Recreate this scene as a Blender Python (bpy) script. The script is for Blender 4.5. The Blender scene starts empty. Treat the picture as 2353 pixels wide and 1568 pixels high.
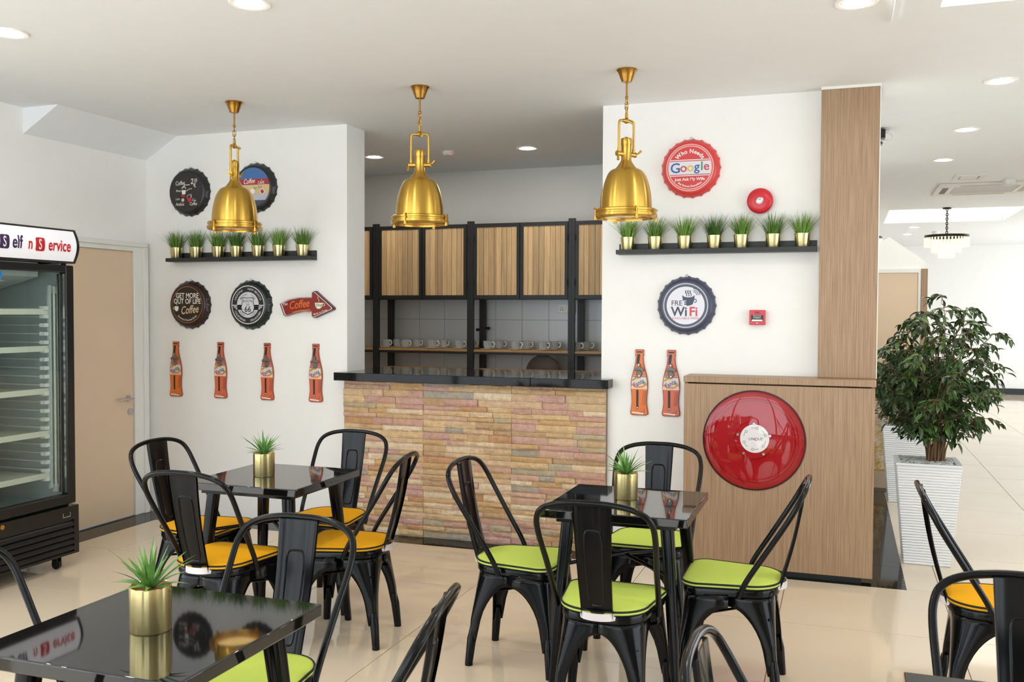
import bpy, bmesh, math, random
from mathutils import Vector, Matrix
R = math.radians
random.seed(7)

# ------------------------------------------------------------------ camera, light, exposure
SC = bpy.context.scene
COL = SC.collection
CAM_H, LENS_PX, YAW, PITCH, ROLL = 1.6, 2165.95, 0.338003, 0.0312336, 0.00392487
cd = bpy.data.cameras.new('camera'); cam = bpy.data.objects.new('camera', cd); COL.objects.link(cam)
fw = Vector((-math.sin(YAW)*math.cos(PITCH), math.cos(YAW)*math.cos(PITCH), -math.sin(PITCH)))
rt = Vector((math.cos(YAW), math.sin(YAW), 0)); up = rt.cross(fw)
r2 = math.cos(ROLL)*rt + math.sin(ROLL)*up; u2 = -math.sin(ROLL)*rt + math.cos(ROLL)*up
M = Matrix((r2, u2, -fw)).transposed().to_4x4(); M.translation = (0, 0, CAM_H)
cam.matrix_world = M
cd.sensor_fit = 'HORIZONTAL'; cd.sensor_width = 36.0; cd.lens = LENS_PX*36.0/2353.0
cd.clip_start = 0.05; cd.clip_end = 100
cd.dof.use_dof = True; cd.dof.focus_distance = 5.4; cd.dof.aperture_fstop = 11.0
SC.camera = cam

W = bpy.data.worlds.new('world'); SC.world = W; W.use_nodes = True
bg = W.node_tree.nodes['Background']; bg.inputs[0].default_value = (0.85, 0.933, 1.0, 1); bg.inputs[1].default_value = 3.15
SC.view_settings.view_transform = 'Standard'; SC.view_settings.look = 'None'
SC.view_settings.gamma = 1.0; SC.view_settings.use_curve_mapping = False
SC.view_settings.exposure = 0.53

# ------------------------------------------------------------------ measures of the room
WY, WX, H = 6.093, -5.21, 2.955          # back wall, left wall, ceiling

# ------------------------------------------------------------------ materials
def lin(c):
    return tuple(((v/255)/12.92 if v/255 <= 0.04045 else (((v/255)+0.055)/1.055)**2.4) for v in c)
MATS = {}
def nodes(name):
    m = bpy.data.materials.new(name); m.use_nodes = True
    nt = m.node_tree; b = nt.nodes['Principled BSDF']; MATS[name] = m
    return m, nt, b
def setb(b, col=None, rough=None, metal=None, spec=None, coat=None, emit=None, es=None, aniso=None):
    if col is not None: b.inputs['Base Color'].default_value = (*col, 1)
    if rough is not None: b.inputs['Roughness'].default_value = rough
    if metal is not None: b.inputs['Metallic'].default_value = metal
    if spec is not None: b.inputs['Specular IOR Level'].default_value = spec
    if coat is not None: b.inputs['Coat Weight'].default_value = coat; b.inputs['Coat Roughness'].default_value = 0.03
    if emit is not None: b.inputs['Emission Color'].default_value = (*emit, 1); b.inputs['Emission Strength'].default_value = es
    if aniso is not None: b.inputs['Anisotropic'].default_value = aniso
def N(nt, t, **kw):
    n = nt.nodes.new(t)
    for k, v in kw.items():
        if k in ('inp',):
            for i, x in v.items(): n.inputs[i].default_value = x
        else: setattr(n, k, v)
    return n
def coords(nt, scale, kind='Object', rot=(0, 0, 0)):
    tc = N(nt, 'ShaderNodeTexCoord'); mp = N(nt, 'ShaderNodeMapping')
    mp.inputs['Scale'].default_value = scale; mp.inputs['Rotation'].default_value = rot
    nt.links.new(tc.outputs[kind], mp.inputs[0]); return mp.outputs[0]
def noise_mat(name, c1, c2, scale=(5, 5, 5), detail=4, rough=0.5, bump=0.0, bscale=None, metal=0, coat=None, spec=None, rv=None):
    m, nt, b = nodes(name); setb(b, rough=rough, metal=metal, coat=coat, spec=spec)
    v = coords(nt, scale); nz = N(nt, 'ShaderNodeTexNoise', inp={'Scale': 1.0, 'Detail': detail})
    nt.links.new(v, nz.inputs['Vector'])
    cr = N(nt, 'ShaderNodeValToRGB'); cr.color_ramp.elements[0].color = (*c1, 1); cr.color_ramp.elements[1].color = (*c2, 1)
    cr.color_ramp.elements[0].position = 0.3; cr.color_ramp.elements[1].position = 0.7
    nt.links.new(nz.outputs[0], cr.inputs[0]); nt.links.new(cr.outputs[0], b.inputs['Base Color'])
    if bump:
        v2 = coords(nt, bscale or scale); n2 = N(nt, 'ShaderNodeTexNoise', inp={'Scale': 1.0, 'Detail': 6})
        nt.links.new(v2, n2.inputs['Vector'])
        bp = N(nt, 'ShaderNodeBump', inp={'Strength': bump, 'Distance': 0.01})
        nt.links.new(n2.outputs[0], bp.inputs['Height']); nt.links.new(bp.outputs[0], b.inputs['Normal'])
    return m
def plain(name, rgb, rough=0.5, metal=0.0, coat=None, spec=None, emit=None, es=0, aniso=None):
    c = lin(rgb); d = 0.992
    m = noise_mat(name, tuple(x*d for x in c), tuple(min(1, x*1.008) for x in c), (9, 9, 9), 2, rough, metal=metal, coat=coat, spec=spec)
    b = m.node_tree.nodes['Principled BSDF']
    if emit: setb(b, emit=lin(emit), es=es)
    if aniso: setb(b, aniso=aniso)
    return m

plain('wall_paint', (243, 241, 237), 0.62)
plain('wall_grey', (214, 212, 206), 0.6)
plain('ceiling_paint', (241, 243, 244), 0.7)
plain('white_frame', (232, 230, 224), 0.4)
plain('door_beige', (222, 197, 166), 0.42)
noise_mat('floor_tile', lin((224, 206, 180)), lin((229, 211, 186)), (1.5, 1.5, 1.5), 5, 0.045, spec=0.75)
plain('grout', (128, 112, 92), 0.7)
plain('tile_grout', (120, 120, 118), 0.7)
noise_mat('black_granite', lin((14, 14, 14)), lin((34, 33, 31)), (140, 140, 140), 4, 0.05, spec=0.16)
plain('black_gloss', (12, 12, 13), 0.16, spec=0.22)
plain('table_black', (13, 13, 14), 0.035, spec=0.75)
plain('black_satin', (24, 24, 24), 0.42)
plain('black_frame', (19, 20, 19), 0.5)
plain('black_plastic', (18, 18, 18), 0.3)
plain('shelf_black', (38, 40, 38), 0.5)
plain('brass', (204, 164, 76), 0.3, metal=1.0, aniso=0.8)
plain('brass_dark', (176, 132, 62), 0.27, metal=1.0)
plain('gold_pot', (228, 210, 150), 0.27, metal=1.0, aniso=0.3)
plain('gold_pot_pale', (226, 216, 164), 0.3, metal=1.0)
plain('chrome', (200, 200, 200), 0.2, metal=1.0)
plain('grey_cast', (112, 114, 112), 0.5, metal=0.5)
plain('soil', (150, 104, 62), 0.9)
plain('white_print', (236, 233, 232), 0.4)
plain('white_strap', (225, 216, 216), 0.7)
plain('red_print', (196, 32, 42), 0.35)
plain('red_gloss', (166, 12, 20), 0.4, spec=0.2)
plain('red_cap', (214, 62, 60), 0.32)
plain('pink_ring', (236, 186, 180), 0.4)
plain('fire_red', (206, 36, 48), 0.3)
plain('navy_print', (54, 62, 82), 0.4)
plain('navy_cap', (66, 70, 90), 0.33)
plain('lilac_white', (222, 220, 228), 0.4)
plain('brown_cap', (46, 28, 24), 0.3)
plain('brown_face', (44, 34, 26), 0.4)
plain('copper_ring', (150, 98, 62), 0.4)
plain('cream_print', (214, 192, 160), 0.45)
plain('ivory_print', (236, 230, 218), 0.45)
plain('black_cap', (34, 34, 34), 0.33)
plain('black_face', (40, 38, 36), 0.45)
plain('green_cap_black', (26, 34, 31), 0.28)
plain('grey_print', (212, 212, 214), 0.4)
plain('dark_print', (38, 38, 40), 0.45)
plain('arrow_red', (138, 42, 30), 0.35)
plain('arrow_edge', (86, 30, 32), 0.35)
plain('orange_print', (224, 118, 42), 0.4)
plain('pale_green', (226, 232, 202), 0.45)
plain('blue_print', (38, 94, 160), 0.4)
plain('logo_red', (196, 70, 66), 0.4)
plain('logo_yellow', (226, 184, 66), 0.4)
plain('logo_green', (48, 142, 84), 0.4)
plain('purple_print', (58, 36, 78), 0.4)
plain('maroon_print', (168, 44, 58), 0.4)
plain('sky_print', (66, 112, 168), 0.45)
plain('sand_print', (214, 190, 138), 0.45)
plain('mist_print', (188, 190, 200), 0.45)
plain('bottle_orange', (228, 118, 38), 0.38)
plain('bottle_rust', (214, 106, 74), 0.38)
plain('bottle_edge', (150, 78, 58), 0.4)
plain('bottle_light', (240, 160, 110), 0.4)
plain('label_beige', (222, 206, 186), 0.45)
plain('label_blue', (72, 84, 160), 0.45)
plain('leaf_dot', (120, 176, 72), 0.45)
plain('fridge_white', (196, 204, 202), 0.45)
plain('fridge_shelf', (226, 224, 208), 0.4)
plain('sign_white', (236, 236, 240), 0.35, emit=(236, 236, 244), es=0.12)
plain('tile_white', (205, 206, 205), 0.28)
plain('cup_white', (226, 222, 212), 0.3)
plain('brown_board', (62, 44, 32), 0.5)
plain('planter_white', (236, 239, 240), 0.6)
plain('pebble', (205, 205, 200), 0.6)
plain('stem', (120, 92, 62), 0.8)
plain('bulb', (255, 250, 240), 0.5, emit=(255, 251, 244), es=175)
plain('panel_glow', (255, 255, 250), 0.5, emit=(255, 253, 248), es=0.85)
plain('lamp_inside', (250, 236, 200), 0.5, emit=(255, 226, 160), es=0.9)
plain('crystal', (244, 240, 232), 0.08, emit=(255, 236, 204), es=0.45)
plain('ac_white', (232, 230, 224), 0.5)
plain('ac_grille', (190, 180, 166), 0.6)
plain('skirting_black', (40, 42, 46), 0.4)
plain('gold_art', (220, 176, 92), 0.35, metal=0.6)
plain('blue_sticker', (24, 118, 190), 0.4)
plain('led_red', (220, 60, 70), 0.4, emit=(255, 60, 70), es=2)
plain('yellow_fabric', (234, 166, 8), 0.9)
plain('green_fabric', (198, 216, 96), 0.9)
plain('black_piping', (24, 24, 24), 0.8)
plain('bronze_dark', (48, 42, 36), 0.35, metal=0.6)
plain('cable_white', (235, 235, 235), 0.5)
for n_ in ('brass', 'gold_pot', 'gold_pot_pale', 'brass_dark'):      # turned metal: brush lines run round the vertical axis
    nt = MATS[n_].node_tree; b = nt.nodes['Principled BSDF']; tg = N(nt, 'ShaderNodeTangent', direction_type='RADIAL', axis='Z')
    nt.links.new(tg.outputs[0], b.inputs['Tangent']); b.inputs['Anisotropic'].default_value = 0.85; b.inputs['Anisotropic Rotation'].default_value = 0.25
for n_, s_ in (('yellow_fabric', 600), ('green_fabric', 600)):
    nt = MATS[n_].node_tree; b = nt.nodes['Principled BSDF']; v = coords(nt, (s_, s_, s_))
    wv = N(nt, 'ShaderNodeTexNoise', inp={'Scale': 1.0, 'Detail': 2}); nt.links.new(v, wv.inputs['Vector'])
    bp = N(nt, 'ShaderNodeBump', inp={'Strength': 0.25, 'Distance': 0.002}); nt.links.new(wv.outputs[0], bp.inputs['Height'])
    nt.links.new(bp.outputs[0], b.inputs['Normal']); b.inputs['Specular IOR Level'].default_value = 0.2

def wood(name, c1, c2, c3, sc=(38, 38, 1.6), rough=0.42, per_obj=0.0):
    m, nt, b = nodes(name); setb(b, rough=rough)
    v = coords(nt, sc)
    if per_obj:
        oi = N(nt, 'ShaderNodeObjectInfo'); mul = N(nt, 'ShaderNodeVectorMath', operation='MULTIPLY_ADD')
        nt.links.new(oi.outputs['Random'], mul.inputs[0]); mul.inputs[1].default_value = (37, 51, 43)
        nt.links.new(v, mul.inputs[2]); v = mul.outputs[0]
    nz = N(nt, 'ShaderNodeTexNoise', inp={'Scale': 1.0, 'Detail': 6, 'Roughness': 0.65, 'Distortion': 0.3}); nt.links.new(v, nz.inputs['Vector'])
    cr = N(nt, 'ShaderNodeValToRGB'); e = cr.color_ramp.elements
    e[0].position = 0.32; e[0].color = (*c1, 1); e[1].position = 0.68; e[1].color = (*c3, 1)
    k = e.new(0.5); k.color = (*c2, 1)
    nt.links.new(nz.outputs[0], cr.inputs[0])
    out = cr.outputs[0]
    if per_obj:
        hs = N(nt, 'ShaderNodeHueSaturation'); mr = N(nt, 'ShaderNodeMapRange', inp={'To Min': 1-per_obj, 'To Max': 1+per_obj*0.5})
        nt.links.new(oi.outputs['Random'], mr.inputs[0]); nt.links.new(mr.outputs[0], hs.inputs['Value'])
        nt.links.new(out, hs.inputs['Color']); out = hs.outputs[0]
    nt.links.new(out, b.inputs['Base Color'])
    bp = N(nt, 'ShaderNodeBump', inp={'Strength': 0.12, 'Distance': 0.003}); nt.links.new(nz.outputs[0], bp.inputs['Height']); nt.links.new(bp.outputs[0], b.inputs['Normal'])
    return m
wood('laminate', lin((136, 108, 82)), lin((160, 130, 100)), lin((176, 147, 115)), (150, 150, 2.6))
wood('plank', lin((194, 156, 108)), lin((210, 174, 126)), lin((222, 190, 144)), (45, 45, 2.4), 0.6, 0.3)
wood('shelf_wood', lin((150, 110, 62)), lin((186, 142, 84)), lin((204, 164, 104)), (2, 50, 50), 0.5)

def ramp_random(name, cols, rough=0.75, bump=0.6):
    m, nt, b = nodes(name); setb(b, rough=rough)
    oi = N(nt, 'ShaderNodeObjectInfo'); cr = N(nt, 'ShaderNodeValToRGB'); cr.color_ramp.interpolation = 'CONSTANT'
    e = cr.color_ramp.elements; e.remove(e[1]); e[0].position = 0
    for i, c in enumerate(cols):
        k = e[0] if i == 0 else e.new(i/len(cols))
        k.color = (*lin(c), 1)
    nt.links.new(oi.outputs['Random'], cr.inputs[0])
    tc = N(nt, 'ShaderNodeTexCoord'); sc = N(nt, 'ShaderNodeNewGeometry')
    nz = N(nt, 'ShaderNodeTexNoise', inp={'Scale': 26.0, 'Detail': 7, 'Roughness': 0.7}); nt.links.new(sc.outputs['Position'], nz.inputs['Vector'])
    hs = N(nt, 'ShaderNodeHueSaturation'); hs.inputs['Saturation'].default_value = 0.88; mr = N(nt, 'ShaderNodeMapRange', inp={'From Min': 0.3, 'From Max': 0.7, 'To Min': 0.86, 'To Max': 1.3})
    nt.links.new(nz.outputs[0], mr.inputs[0]); nt.links.new(mr.outputs[0], hs.inputs['Value']); nt.links.new(cr.outputs[0], hs.inputs['Color'])
    n3 = N(nt, 'ShaderNodeTexNoise', inp={'Scale': 9.0, 'Detail': 3}); nt.links.new(sc.outputs['Position'], n3.inputs['Vector'])
    mx = N(nt, 'ShaderNodeMix', data_type='RGBA'); mx.inputs[7].default_value = (*lin((214, 172, 116)), 1)
    mr2 = N(nt, 'ShaderNodeMapRange', inp={'From Min': 0.45, 'From Max': 0.75, 'To Min': 0.0, 'To Max': 0.35}); nt.links.new(n3.outputs[0], mr2.inputs[0])
    nt.links.new(mr2.outputs[0], mx.inputs[0]); nt.links.new(hs.outputs[0], mx.inputs[6]); nt.links.new(mx.outputs[2], b.inputs['Base Color'])
    n2 = N(nt, 'ShaderNodeTexNoise', inp={'Scale': 70.0, 'Detail': 8, 'Roughness': 0.7}); nt.links.new(sc.outputs['Position'], n2.inputs['Vector'])
    bp = N(nt, 'ShaderNodeBump', inp={'Strength': bump, 'Distance': 0.012}); nt.links.new(n2.outputs[0], bp.inputs['Height']); nt.links.new(bp.outputs[0], b.inputs['Normal'])
    return m
ramp_random('ledge_stone', [(216, 180, 132), (208, 168, 116), (212, 166, 138), (190, 172, 138), (228, 198, 156), (200, 144, 92), (206, 158, 142), (220, 182, 126),
                            (176, 164, 146), (216, 178, 136), (200, 150, 134), (232, 206, 168), (194, 154, 108), (212, 176, 128), (208, 162, 100), (206, 156, 132)], 0.7, 0.9)

def leafmat(name, c1, c2, rough=0.4):
    m, nt, b = nodes(name); setb(b, rough=rough)
    oi = N(nt, 'ShaderNodeObjectInfo'); g = N(nt, 'ShaderNodeNewGeometry')
    nz = N(nt, 'ShaderNodeTexNoise', inp={'Scale': 30.0, 'Detail': 2}); nt.links.new(g.outputs['Position'], nz.inputs['Vector'])
    ad = N(nt, 'ShaderNodeMath', operation='MULTIPLY_ADD', inp={1: 0.5}); nt.links.new(oi.outputs['Random'], ad.inputs[0])
    ml = N(nt, 'ShaderNodeMath', operation='MULTIPLY', inp={1: 0.6}); nt.links.new(nz.outputs[0], ml.inputs[0]); nt.links.new(ml.outputs[0], ad.inputs[2])
    cr = N(nt, 'ShaderNodeValToRGB'); cr.color_ramp.elements[0].color = (*c1, 1); cr.color_ramp.elements[1].color = (*c2, 1)
    cr.color_ramp.elements[0].position = 0.2; cr.color_ramp.elements[1].position = 0.85
    nt.links.new(ad.outputs[0], cr.inputs[0]); nt.links.new(cr.outputs[0], b.inputs['Base Color'])
    return m
leafmat('tree_leaf', lin((30, 50, 26)), lin((84, 118, 52)), 0.33)
leafmat('grass_leaf', lin((40, 82, 26)), lin((118, 160, 60)), 0.45)
leafmat('spiky_leaf', lin((52, 104, 40)), lin((138, 184, 92)), 0.45)

def glass(name, tint, refl=0.06):
    m = bpy.data.materials.new(name); m.use_nodes = True; MATS[name] = m; nt = m.node_tree
    for n in list(nt.nodes): nt.nodes.remove(n)
    out = N(nt, 'ShaderNodeOutputMaterial'); tr = N(nt, 'ShaderNodeBsdfTransparent'); tr.inputs[0].default_value = (*tint, 1)
    gl = N(nt, 'ShaderNodeBsdfGlossy'); gl.inputs['Roughness'].default_value = 0.02
    lw = N(nt, 'ShaderNodeLayerWeight'); lw.inputs['Blend'].default_value = 0.5
    pw = N(nt, 'ShaderNodeMath', operation='POWER', inp={1: 5.0}); nt.links.new(lw.outputs['Facing'], pw.inputs[0])
    ad = N(nt, 'ShaderNodeMath', operation='MULTIPLY_ADD', inp={1: 0.95, 2: refl}); nt.links.new(pw.outputs[0], ad.inputs[0])
    mx = N(nt, 'ShaderNodeMixShader'); nt.links.new(ad.outputs[0], mx.inputs[0]); nt.links.new(tr.outputs[0], mx.inputs[1]); nt.links.new(gl.outputs[0], mx.inputs[2])
    nt.links.new(mx.outputs[0], out.inputs[0]); return m
glass('fridge_glass', (0.90, 0.94, 0.93), 0.04)
glass('dome_glass', (0.98, 0.97, 0.97), 0.045)
glass('lamp_glass', (0.97, 0.95, 0.9), 0.02)

# ridged planter finish and patterned cup
m, nt, b = nodes('planter_ridged'); setb(b, lin((238, 240, 241)), 0.65)
v = coords(nt, (14, 14, 42)); br = N(nt, 'ShaderNodeTexNoise', inp={'Scale': 1.0, 'Detail': 3}); nt.links.new(v, br.inputs['Vector'])
tc = N(nt, 'ShaderNodeTexCoord'); wv = N(nt, 'ShaderNodeTexWave', bands_direction='Z', inp={'Scale': 18.0, 'Distortion': 1.2, 'Detail': 2}); nt.links.new(tc.outputs['Object'], wv.inputs['Vector'])
ad = N(nt, 'ShaderNodeMath', operation='ADD'); nt.links.new(br.outputs[0], ad.inputs[0]); nt.links.new(wv.outputs['Fac'], ad.inputs[1])
bp = N(nt, 'ShaderNodeBump', inp={'Strength': 0.55, 'Distance': 0.01}); nt.links.new(ad.outputs[0], bp.inputs['Height']); nt.links.new(bp.outputs[0], b.inputs['Normal'])

m, nt, b = nodes('cup_pattern'); setb(b, rough=0.25)
tc = N(nt, 'ShaderNodeTexCoord'); sx = N(nt, 'ShaderNodeSeparateXYZ'); nt.links.new(tc.outputs['Object'], sx.inputs[0])
at = N(nt, 'ShaderNodeMath', operation='ARCTAN2'); nt.links.new(sx.outputs[1], at.inputs[0]); nt.links.new(sx.outputs[0], at.inputs[1])
cb = N(nt, 'ShaderNodeCombineXYZ'); ma = N(nt, 'ShaderNodeMath', operation='MULTIPLY', inp={1: 5.0}); nt.links.new(at.outputs[0], ma.inputs[0])
mz = N(nt, 'ShaderNodeMath', operation='MULTIPLY', inp={1: 110.0}); nt.links.new(sx.outputs[2], mz.inputs[0])
nt.links.new(ma.outputs[0], cb.inputs[0]); nt.links.new(mz.outputs[0], cb.inputs[1]); cb.inputs[2].default_value = 0.5
ch = N(nt, 'ShaderNodeTexChecker', inp={'Scale': 1.0}); ch.inputs[1].default_value = (*lin((232, 226, 214)), 1); ch.inputs[2].default_value = (*lin((120, 118, 116)), 1)
nt.links.new(cb.outputs[0], ch.inputs[0])
sn = N(nt, 'ShaderNodeMath', operation='SINE'); m9 = N(nt, 'ShaderNodeMath', operation='MULTIPLY', inp={1: 20.0}); nt.links.new(at.outputs[0], m9.inputs[0]); nt.links.new(m9.outputs[0], sn.inputs[0])
mx = N(nt, 'ShaderNodeMix', data_type='RGBA'); mx.inputs[6].default_value = (*lin((196, 202, 204)), 1); mx.inputs[7].default_value = (*lin((106, 120, 128)), 1); nt.links.new(sn.outputs[0], mx.inputs[0])
gt = N(nt, 'ShaderNodeMath', operation='GREATER_THAN', inp={1: 0.036}); nt.links.new(sx.outputs[2], gt.inputs[0])
mx2 = N(nt, 'ShaderNodeMix', data_type='RGBA'); nt.links.new(gt.outputs[0], mx2.inputs[0]); nt.links.new(ch.outputs[0], mx2.inputs[6]); nt.links.new(mx.outputs[2], mx2.inputs[7])
nt.links.new(mx2.outputs[2], b.inputs['Base Color'])

m, nt, b = nodes('gold_canvas'); setb(b, rough=0.5)
v = coords(nt, (14, 14, 20)); nz = N(nt, 'ShaderNodeTexNoise', inp={'Scale': 1.0, 'Detail': 6, 'Roughness': 0.7}); nt.links.new(v, nz.inputs['Vector'])
cr = N(nt, 'ShaderNodeValToRGB'); e = cr.color_ramp.elements; e[0].position = 0.4; e[0].color = (*lin((222, 170, 66)), 1); e[1].position = 0.6; e[1].color = (*lin((250, 240, 214)), 1)
nt.links.new(nz.outputs[0], cr.inputs[0]); nt.links.new(cr.outputs[0], b.inputs['Base Color'])

# ------------------------------------------------------------------ mesh builder
class MB:
    def __init__(s): s.v = []; s.f = []
    def add(s, vs, fs):
        o = len(s.v); s.v += [tuple(p) for p in vs]; s.f += [tuple(i+o for i in f) for f in fs]; return s
    def box(s, x0, x1, y0, y1, z0, z1):
        return s.add([(x0,y0,z0),(x1,y0,z0),(x1,y1,z0),(x0,y1,z0),(x0,y0,z1),(x1,y0,z1),(x1,y1,z1),(x0,y1,z1)],
                     [(0,3,2,1),(4,5,6,7),(0,1,5,4),(1,2,6,5),(2,3,7,6),(3,0,4,7)])
    def loft(s, rings, closed=True, caps=True, loop=False):
        n = len(rings[0]); vs = [p for r in rings for p in r]; fs = []
        m = len(rings); rng = m if loop else m-1
        for i in range(rng):
            a = i*n; c = ((i+1) % m)*n
            for j in range(n if closed else n-1):
                k = (j+1) % n; fs.append((a+j, a+k, c+k, c+j))
        if caps and closed and not loop:
            fs.append(tuple(range(n-1, -1, -1))); fs.append(tuple((m-1)*n+j for j in range(n)))
        return s.add(vs, fs)
    def tube(s, pts, r, n=8, loop=False, caps=True):
        pts = [Vector(p) for p in pts]; m = len(pts); rad = r if isinstance(r, (list, tuple)) else [r]*m
        rings = []; prev = None
        for i, p in enumerate(pts):
            if loop: d = (pts[(i+1) % m]-pts[i-1])
            else: d = pts[min(i+1, m-1)]-pts[max(i-1, 0)]
            d.normalize()
            if prev is None:
                a = Vector((0,0,1)) if abs(d.z) < 0.9 else Vector((1,0,0)); x = d.cross(a).normalized()
            else: x = (prev - d*prev.dot(d)).normalized()
            prev = x; y = d.cross(x)
            rings.append([p + rad[i]*(math.cos(2*math.pi*k/n)*x + math.sin(2*math.pi*k/n)*y) for k in range(n)])
        return s.loft(rings, True, caps, loop)
    def cyl(s, p0, p1, r0, r1=None, n=16, caps=True): return s.tube([p0, p1], [r0, r0 if r1 is None else r1], n, False, caps)
    def lathe(s, prof, n=32, c=(0,0,0), axis='z', caps=False, fn=None):
        rings = []
        for (r, h) in prof:
            ring = []
            for k in range(n):
                a = 2*math.pi*k/n; q = r if fn is None else fn(r, h, a)
                x, y = q*math.cos(a), q*math.sin(a)
                p = (x, y, h) if axis == 'z' else ((x, -h, y) if axis == 'y' else (h, x, y))
                ring.append((p[0]+c[0], p[1]+c[1], p[2]+c[2]))
            rings.append(ring)
        return s.loft(rings, True, caps)
    def prism(s, poly, f0, f1):
        n = len(poly); a = [f0(*p) for p in poly]; b = [f1(*p) for p in poly]
        return s.add(a+b, [tuple(range(n-1, -1, -1)), tuple(range(n, 2*n))]+[(i, (i+1) % n, n+(i+1) % n, n+i) for i in range(n)])
    def ball(s, c, r, n=10, m=6, sc=(1,1,1)):
        rings = []
        for i in range(1, m):
            t = math.pi*i/m; rings.append([(c[0]+sc[0]*r*math.sin(t)*math.cos(2*math.pi*k/n), c[1]+sc[1]*r*math.sin(t)*math.sin(2*math.pi*k/n), c[2]-sc[2]*r*math.cos(t)) for k in range(n)])
        return s.loft(rings, True, True)
    def mesh(s, name, mat, ang=38):
        me = bpy.data.meshes.new(name); me.from_pydata(s.v, [], s.f); me.materials.append(MATS[mat])
        me.polygons.foreach_set('use_smooth', [True]*len(me.polygons)); me.set_sharp_from_angle(angle=R(ang)); me.update()
        return me
    def build(s, name, mat, parent=None, bevel=0, ang=38, loc=None, solid=0, kind=None):
        o = bpy.data.objects.new(name, s.mesh(name, mat, ang)); COL.objects.link(o)
        if parent: o.parent = parent
        if loc: o.location = loc
        if solid: md = o.modifiers.new('solid', 'SOLIDIFY'); md.thickness = solid; md.offset = -1
        if bevel: md = o.modifiers.new('bevel', 'BEVEL'); md.width = bevel; md.segments = 2; md.limit_method = 'ANGLE'; md.angle_limit = R(40)
        if kind: o['kind'] = kind
        return o
def link(name, me, parent=None, loc=(0,0,0), rot=(0,0,0), scale=(1,1,1)):
    o = bpy.data.objects.new(name, me); COL.objects.link(o); o.parent = parent
    o.location = loc; o.rotation_euler = rot; o.scale = scale; return o
def tag(o, label, cat, group=None):
    o['label'] = label; o['category'] = cat
    if group: o['group'] = group
    return o
def thing(name, label, cat, loc=(0,0,0), rz=0, group=None):
    o = bpy.data.objects.new(name, None); COL.objects.link(o); o.location = loc; o.rotation_euler = (0,0,rz); o.empty_display_size = 0.1
    return tag(o, label, cat, group)
CHILD = {}
def copy_tree(o, parent=None):
    c = o.copy(); COL.objects.link(c); c.parent = parent
    for ch in [k for k in ALLKIDS(o)]: copy_tree(ch, c)
    return c
def ALLKIDS(o): return list(o.children)
def dup(root, label, loc, rz=0, group=None):
    c = copy_tree(root); c.location = loc; c.rotation_euler = (0,0,rz); c['label'] = label
    if group: c['group'] = group
    return c
def struct(o): o['kind'] = 'structure'; return o
def catmull(P, k=6, loop=False):
    P = [Vector(p) for p in P]; out = []; n = len(P)
    for i in range(n if loop else n-1):
        if loop: a, b, c, d = P[i-1], P[i], P[(i+1) % n], P[(i+2) % n]
        else: a, b, c, d = P[max(i-1,0)], P[i], P[i+1], P[min(i+2,n-1)]
        for j in range(k):
            t = j/k; out.append(0.5*((2*b)+(c-a)*t+(2*a-5*b+4*c-d)*t*t+(3*b-a-3*c+d)*t**3))
    if not loop: out.append(P[-1])
    return out
def rrect(x0, x1, y0, y1, r, n=5):
    pts = []
    for cx, cy, a0 in ((x1-r, y1-r, 0), (x0+r, y1-r, 90), (x0+r, y0+r, 180), (x1-r, y0+r, 270)):
        for i in range(n+1):
            a = R(a0+90*i/n); pts.append((cx+r*math.cos(a), cy+r*math.sin(a)))
    return pts

# ------------------------------------------------------------------ lettering (flat print cut from the built-in font)
GL = {}
def raw_text(s, off=0.0):
    cu = bpy.data.curves.new('t', 'FONT'); cu.body = s; cu.size = 1.0; cu.offset = off; cu.resolution_u = 3
    ob = bpy.data.objects.new('t', cu); me = bpy.data.meshes.new_from_object(ob)
    vs = [(v.co.x, v.co.y) for v in me.vertices]; fs = [tuple(p.vertices) for p in me.polygons]
    bpy.data.objects.remove(ob); bpy.data.curves.remove(cu); bpy.data.meshes.remove(me); return vs, fs
def wid(vs): return (max(v[0] for v in vs)-min(v[0] for v in vs)) if vs else 0
def glyph(ch, off):
    k = (ch, off)
    if k not in GL:
        if ch == ' ': GL[k] = ([], [], 0.28)
        else:
            vs, fs = raw_text(ch, off); adv = wid(raw_text('I'+ch+'I')[0])-wid(raw_text('II')[0]); GL[k] = (vs, fs, adv)
    return GL[k]
def text(mb, s, size, cx, cy, P, bold=0.0, xs=1.0, shear=0.0, rot=0.0, align='c', track=0.0):
    tot = sum(glyph(c, bold)[2]+track for c in s)*size*xs
    x = -tot/2 if align == 'c' else 0
    for c in s:
        vs, fs, adv = glyph(c, bold)
        out = []
        for (u, v) in vs:
            a = x+(u+shear*v)*size*xs; b_ = v*size
            out.append(P(cx+a*math.cos(rot)-b_*math.sin(rot), cy+a*math.sin(rot)+b_*math.cos(rot)))
        mb.add(out, fs); x += (adv+track)*size*xs
def arc(mb, s, size, rad, mid, P, bold=0.0, xs=1.0, top=True, track=0.0):
    adv = [glyph(c, bold)[2]*size*xs+track*size for c in s]; tot = sum(adv)
    x = -tot/2
    for c, w_ in zip(s, adv):
        vs, fs, _ = glyph(c, bold); m_ = x+w_/2
        if top: ang = R(mid)-m_/rad; ox, oy, ro = rad*math.cos(ang), rad*math.sin(ang), ang-math.pi/2
        else: ang = R(mid)+m_/rad; ox, oy, ro = rad*math.cos(ang), rad*math.sin(ang), ang+math.pi/2
        out = []
        for (u, v) in vs:
            a = u*size*xs-w_/2; b_ = v*size
            out.append(P(ox+a*math.cos(ro)-b_*math.sin(ro), oy+a*math.sin(ro)+b_*math.cos(ro)))
        mb.add(out, fs); x += w_
def poly(mb, pts, P): mb.add([P(*p) for p in pts], [tuple(range(len(pts)))])
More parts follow.
